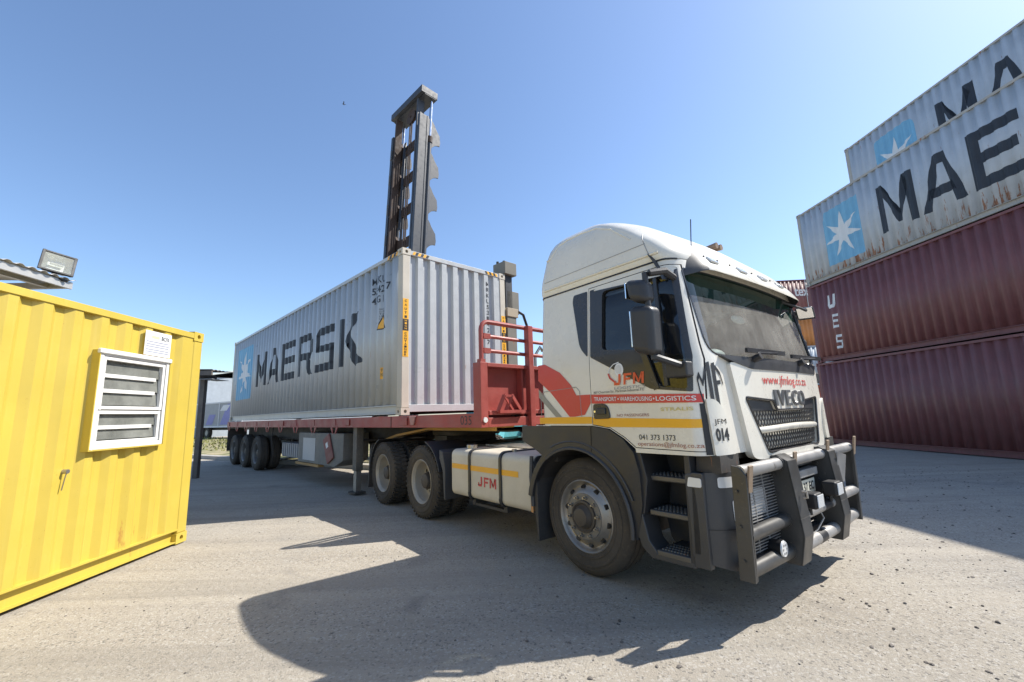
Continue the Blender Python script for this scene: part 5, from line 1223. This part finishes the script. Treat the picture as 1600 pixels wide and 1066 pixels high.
for s in (-1, 1):
    pts = [(2.03, s * 1.19, 2.11), (2.03, s * 1.19, 2.56)] + [(2.03, s * (1.19 - .12 * (1 - math.cos(R(a)))), 2.56 + .12 * math.sin(R(a))) for a in (20, 40, 60, 80)] + [(2.03, s * 1.05, 2.68), (2.03, 0, 2.68)]
    make('guard_rail', MB().tube(pts, .032, 10), trred, hb)
    for z in (2.28, 2.48): make('guard_rail', MB().cyl((2.03, s * 1.19, z), (2.03, 0, z), .026, n=10).obox((2.03, s * 1.10, z), (.03, 0, 0), (0, .06, 0), (0, 0, .034)), trred, hb)
    make('rail_foot', MB().box(1.99, 2.07, *sorted((s * 1.15, s * 1.23)), 2.115, 2.16), trred, hb)
br = MB()
for y in (-.98, -.84):
    br.bar((2.10, y, 1.46), (2.16, y + .07, 1.68), .018, .05); br.bar((2.16, y + .07, 1.68), (2.11, y + .28, 1.48), .018, .05)
br.bar((2.15, -.91, 1.67), (2.15, -.75, 1.67), .03, .03); br.bar((2.12, -.98, 1.46), (2.12, -.50, 1.46), .06, .04)
make('coupling_bracket', br, trred, hb)
make('air_fitting', MB().cyl((2.1, .0, 1.62), (2.17, .0, 1.62), .03, n=10).cyl((2.1, .14, 1.60), (2.17, .14, 1.60), .03, n=10), steel, hb)
# running gear
for i, x in enumerate((-8.50, -9.90, -11.30)):
    for s in (-1, 1):
        wheel(tl, x, s * 1.085, .50, s, 'trailer', rimdark, random.random() * 6); wheel(tl, x, s * .765, .50, -s, 'trailer', rimdark, random.random() * 6)
        make('spring', MB().box(x - .5, x + .5, s * .5 - .04, s * .5 + .04, .62, .70).box(x - .75, x - .62, s * .5 - .05, s * .5 + .05, .6, .92), chassis, tl)
    make('axle', MB().cyl((x, -.9, .5), (x, .9, .5), .075, n=12), chassis, tl)
for s in (-1, 1):
    make('mud_flap', MB().box(-12.25, -12.23, *sorted((s * .62, s * 1.22)), .42, 1.20), rubber2, tl)
    lg = make('landing_leg', MB().box(-1.95, -1.79, *sorted((s * 1.0, s * 1.14)), .44, 1.27), paint('leg_grey', (.06, .06, .055), .7, dust=.4) if 'leg_grey' not in MATS else MATS['leg_grey'], tl, .006)
    make('leg_inner', MB().box(-1.93, -1.81, *sorted((s * 1.02, s * 1.12)), .06, .46), steel, lg); make('leg_foot', MB().box(-2.02, -1.72, *sorted((s * .96, s * 1.18)), .02, .06), chassis, lg, .006)
    make('leg_brace', MB().bar((-2.0, s * 1.06, .9), (-2.9, s * .6, 1.25), .05, .05), chassis, tl)
make('leg_shaft', MB().cyl((-1.87, -1.0, 1.0), (-1.87, 1.0, 1.0), .025, n=8), chassis, tl)
make('rear_bumper', MB().box(-12.36, -12.26, -1.2, 1.2, .50, .62).box(-12.34, -12.28, -.7, -.6, .62, 1.26).box(-12.34, -12.28, .6, .7, .62, 1.26).box(-12.36, -12.32, -1.23, 1.23, 1.262, 1.45), chassis, tl)
tb = make('tool_box', MB().prism(rounded([(-4.95, .46), (-2.75, .46), (-2.35, .60), (-2.35, 1.14), (-4.95, 1.14)], .03), 'y', -1.16, -.62), paint('box_grey', (.105, .11, .108), .6, dust=.35, rust=.15), tl, .01)
make('box_panel', MB().box(-4.62, -3.85, -1.166, -1.161, .52, 1.02), paint('panel_pale', (.50, .50, .49), .5, dust=.2), tb)
ex = make('extinguisher_box', MB().obox((-3.05, -1.18, .82), (.16, 0, .075), (0, .02, 0), (-.14, 0, .25)), paint('dull_red', (.20, .035, .03), .6, dust=.3), tb, .02)
make('extinguisher_label', MB().obox((-3.09, -1.2025, .89), (.05, 0, .024), (0, .001, 0), (-.028, 0, .05)), whitep, tb)
make('plank', MB().box(-5.05, -3.6, -1.18, -1.05, .40, .455), timber, tl)
wt = MB(); n_ = 9
for i in range(n_): wt.box(-6.40 + i * .155, -6.40 + i * .155 + .11, -1.10, -.70, .52, .86)
wt.box(-6.40, -5.0, -1.08, -.72, .50, .84); make('ribbed_locker', wt, paint('locker_grey', (.22, .23, .25), .5, dust=.2), tl, .01, merge=0)
make('air_tank', MB().cyl((-7.4, -.1, .75), (-5.2, -.1, .75), .18, n=18), chassis, tl)
make('spare_wheel_carrier', MB().box(-4.6, -3.0, .5, 1.1, .5, .8), chassis, tl)
make('brake_hose', MB().tube([(-7.2, -1.12, 1.25), (-7.22, -1.14, .9), (-7.18, -1.1, .55)], .012, 6), blackp, tl)

# ------------------------------------------------------------------ empty-container handler beyond the trailer
hd = empty('container_handler', FK.w(-6.35, 3.0), FK.a); tag(hd, 'tall-masted teal container handler holding the far side of the container', 'lift truck')
# local x along the container, +y away from it
X0, X1 = -1.40, .62; TOP = 13.6
for sx, xm in ((-1, X0), (1, X1)):
    w_ = .16
    make('outer_mast', MB().box(xm - w_ / 2, xm + w_ / 2, -.42, -.36, .35, 12.75).box(xm - w_ / 2, xm + w_ / 2, -.10, -.04, .35, 12.75).box(xm + sx * .05 - .015, xm + sx * .05 + .015, -.36, -.10, .35, 12.75), mastgrey, hd)
    make('inner_mast', MB().box(xm - sx * .20 - .05, xm - sx * .20 + .05, -.40, -.12, .5, TOP - .1), mastrust if sx < 0 else mastgrey, hd)
    make('lift_cylinder', MB().cyl((xm + sx * .02, .08, .5), (xm + sx * .02, .08, 11.8), .085, n=14), mastgrey, hd)
    make('lift_rod', MB().cyl((xm + sx * .02, .08, 11.8), (xm + sx * .02, .08, TOP), .055, n=14), chrome, hd)
    make('cylinder_collar', MB().cyl((xm + sx * .02, .08, 11.7), (xm + sx * .02, .08, 11.95), .11, n=14), mastrust, hd)
    for i, zc in enumerate((5.0, 6.36, 7.72, 9.08, 10.44, 11.8)):
        r_ = .62
        po = [(-.04, zc - .42), (.12, zc - .36), (.22, zc - .22), (.32, zc - .12), (.44, zc - .07), (.52, zc - .06), (.54, zc + .10), (.50, zc + .38), (.40, zc + .50), (.31, zc + .62), (.25, zc + .74), (.19, zc + .82), (.12, zc + .88), (-.04, zc + .90)]
        make('gusset_plate', MB().prism(po, 'x', xm - .02 + sx * .03, xm + .02 + sx * .03), mastgrey, hd, .004)
make('top_beam', MB().box(X0 - .16, X1 + .16, -.46, .26, TOP, TOP + .28).box(X0 - .15, X1 + .15, -.30, .20, TOP - .04, TOP), mastgrey, hd, .01)
for zc in (5.3, 6.66, 8.02, 9.38, 10.74, 12.1):
    ar = [(X0, zc - .3), (X0, zc + .28), (X0 + .25, zc + .12), (0 - .05, zc + .06), (X1 - .25, zc + .12), (X1, zc + .28), (X1, zc - .3), (X1 - .3, zc - .08), (-.05, zc - .14), (X0 + .3, zc - .08)]
    ar = [(X0, zc - .55), (X0, zc + .55), (X0 + .15, zc + .30), (X0 + .4, zc + .18), (X1 - .4, zc + .18), (X1 - .15, zc + .30), (X1, zc + .55), (X1, zc - .55), (X1 - .15, zc - .32), (X1 - .4, zc - .20), (X0 + .4, zc - .20), (X0 + .15, zc - .32)]
    make('cross_plate', MB().prism(ar, 'y', -.04, .06), mastrust if zc > 8 else mastgrey, hd, .004)
for xx in (-.35, -.22, .15, .3): make('lift_chain', MB().box(xx - .025, xx + .025, -.25, -.21, 4.0, TOP - .2), mastrust, hd)
make('chain_sheave', MB().lathe([(.3, -.05), (.26, -.03), (.26, .03), (.3, .05), (.05, .05), (.05, -.05)], 24, closed=True, o=(-.28, -.22, TOP - .42)), mastrust, hd)
make('hose_bundle', MB().tube([(.0, -.15, TOP - .3), (.02, -.15, 9), (.05, -.15, 6), (.1, -.15, 4.2)], .03, 6), blackp, hd)
for zz in (12.0, 10.9, 9.6, 8.3): make('guide_pad', MB().box(X0 - .02, X0 + .03, -.46, -.42, zz - .3, zz + .12), steel, hd)
for zz in (4.2, 6.7, 9.2, 11.7):
    for xm in (X0 + .1, X1 - .1): make('mast_roller', MB().cyl((xm - .06, -.30, zz), (xm + .06, -.30, zz), .09, n=14), steel, hd)
for k_ in range(3): make('hydraulic_hose', MB().tube([(X0 + .32 + k_ * .06, .02, 3.5), (X0 + .33 + k_ * .06, .02, 8), (X0 + .34 + k_ * .06, .02, 11.9), (X0 + .45 + k_ * .06, -.1, 12.4), (X0 + .6 + k_ * .06, -.2, 12.0), (X0 + .62 + k_ * .05, -.22, 8.5)], .022, 6), blackp, hd)
# spreader: container's far face is at y = -1.78, its front end at x = 6.35
sp_ = make('spreader_beam', MB().box(-5.95, 6.30, -1.70, -1.32, 3.55, 4.05), concretey, hd, .02)
make('carriage', MB().box(X0 - .1, X1 + .1, -1.32, -.46, 2.2, 4.1), mastgrey, hd, .02)
for ex_ in (6.30, -5.80):
    make('spreader_head', MB().box(ex_ - .30, ex_ + .08, -1.80, -1.45, 4.38, 4.66), concretey, sp_, .012)
    make('spreader_leg', MB().box(ex_ - .30, ex_ + .0, -1.72, -1.52, 3.60, 4.38), mastgrey, sp_, .01)
    make('spreader_leg', MB().box(ex_ - .34, ex_ + .06, -1.755, -1.48, 1.75, 3.60), concretey, sp_, .012)
    make('leg_collar', MB().box(ex_ - .36, ex_ + .08, -1.762, -1.44, 3.45, 3.64), paint('collar_tan', (.36, .29, .20), .7, dust=.3) if 'collar_tan' not in MATS else MATS['collar_tan'], sp_, .01)
    make('head_bolts', MB().cyl((ex_ - .2, -1.75, 4.66), (ex_ - .2, -1.75, 4.72), .03, n=8).cyl((ex_ - .05, -1.7, 4.66), (ex_ - .05, -1.7, 4.71), .03, n=8), chassis, sp_)
make('spreader_hose', MB().tube([(6.34, -1.46, 3.62), (6.34, -1.25, 3.55), (6.30, -1.05, 3.2), (6.2, -.9, 2.6), (5.6, -.9, 2.2), (4.5, -1.1, 2.6), (3.5, -1.3, 3.5)], .03, 8), blackp, sp_)
make('guide_arm', MB().tube([(6.0, -.55, 2.2), (6.0, -.55, 2.75), (6.05, -.42, 2.95), (6.05, -.35, 2.85)], .035, 8), steel, sp_)
for o in list(hd.children):      # the mast stands tilted back, a little off the spreader's centre
    if o.name.split('.')[0] in ('outer_mast', 'inner_mast', 'lift_cylinder', 'lift_rod', 'cylinder_collar', 'gusset_plate', 'top_beam', 'cross_plate', 'lift_chain', 'chain_sheave', 'hose_bundle', 'guide_pad', 'mast_roller', 'hydraulic_hose'):
        o.rotation_euler = (-R(3), 0, 0); o.location = (-.60, -.22, 0)
# machine body
bd_ = make('chassis_body', MB().prism(rounded([(.2, .55), (4.6, .55), (5.2, .8), (5.2, 1.9), (3.4, 1.9), (3.2, 1.35), (.2, 1.35)], .08), 'x', -1.5, 1.4), teal, hd, .03)
make('counterweight', MB().prism(rounded([(4.0, .6), (5.5, .7), (5.5, 2.2), (4.0, 2.2)], .2), 'x', -1.45, 1.35), teal, hd, .05)
make('body_trim', MB().obox((1.70, 2.3, .95), (.03, 0, 0), (0, .14, 0), (.0, .12, .40)), paint('teal_light', (.16, .55, .60), .5), bd_)
make('side_tank', MB().box(1.40, 1.68, 1.2, 3.4, .62, 1.25), teal, bd_, .03)
cabn = make('operator_cab', MB().box(-.7, .7, 1.3, 2.8, 1.9, 2.0).box(-.7, .7, 1.3, 2.8, 3.2, 3.3), teal, hd)
for x in (-.66, .66):
    for y in (1.34, 2.76): make('cab_pillar', MB().box(x - .04, x + .04, y - .04, y + .04, 2.0, 3.2), teal, cabn)
make('cab_glass', MB().box(-.63, .63, 1.33, 1.34, 2.0, 3.2).box(-.63, .63, 2.76, 2.77, 2.0, 3.2), sideglass, cabn)
make('operator_seat', MB().box(-.25, .25, 1.8, 2.3, 2.0, 2.4).box(-.25, .25, 2.25, 2.4, 2.4, 2.95), cabin, cabn)
make('drive_axle', MB().box(-1.6, 1.5, .45, .85, .5, .9), chassis, hd)
def big_tyre(x, y, r, w):
    t = tyre_mb(r, w, 22, False, r * .55); m = MB(); m.v = [(a + x, b + y, c + r) for a, b, c in [(vy, vx, vz) for vx, vy, vz in t.v]]; m.f = t.f; m.m = t.m
    o = make('wheel', m, tirewhite, hd); rm = MB().cyl((x - w / 2 + .06, y, r), (x + w / 2 - .06, y, r), r * .56, n=24); make('rim', rm, teal, o)
for x in (-1.75, 1.68): big_tyre(x, .65, .72, .42)
for x in (-1.5, 1.95): big_tyre(x, 3.75, .62, .40)
make('steer_axle', MB().box(-1.5, 1.9, 3.6, 3.9, .45, .75), chassis, hd)
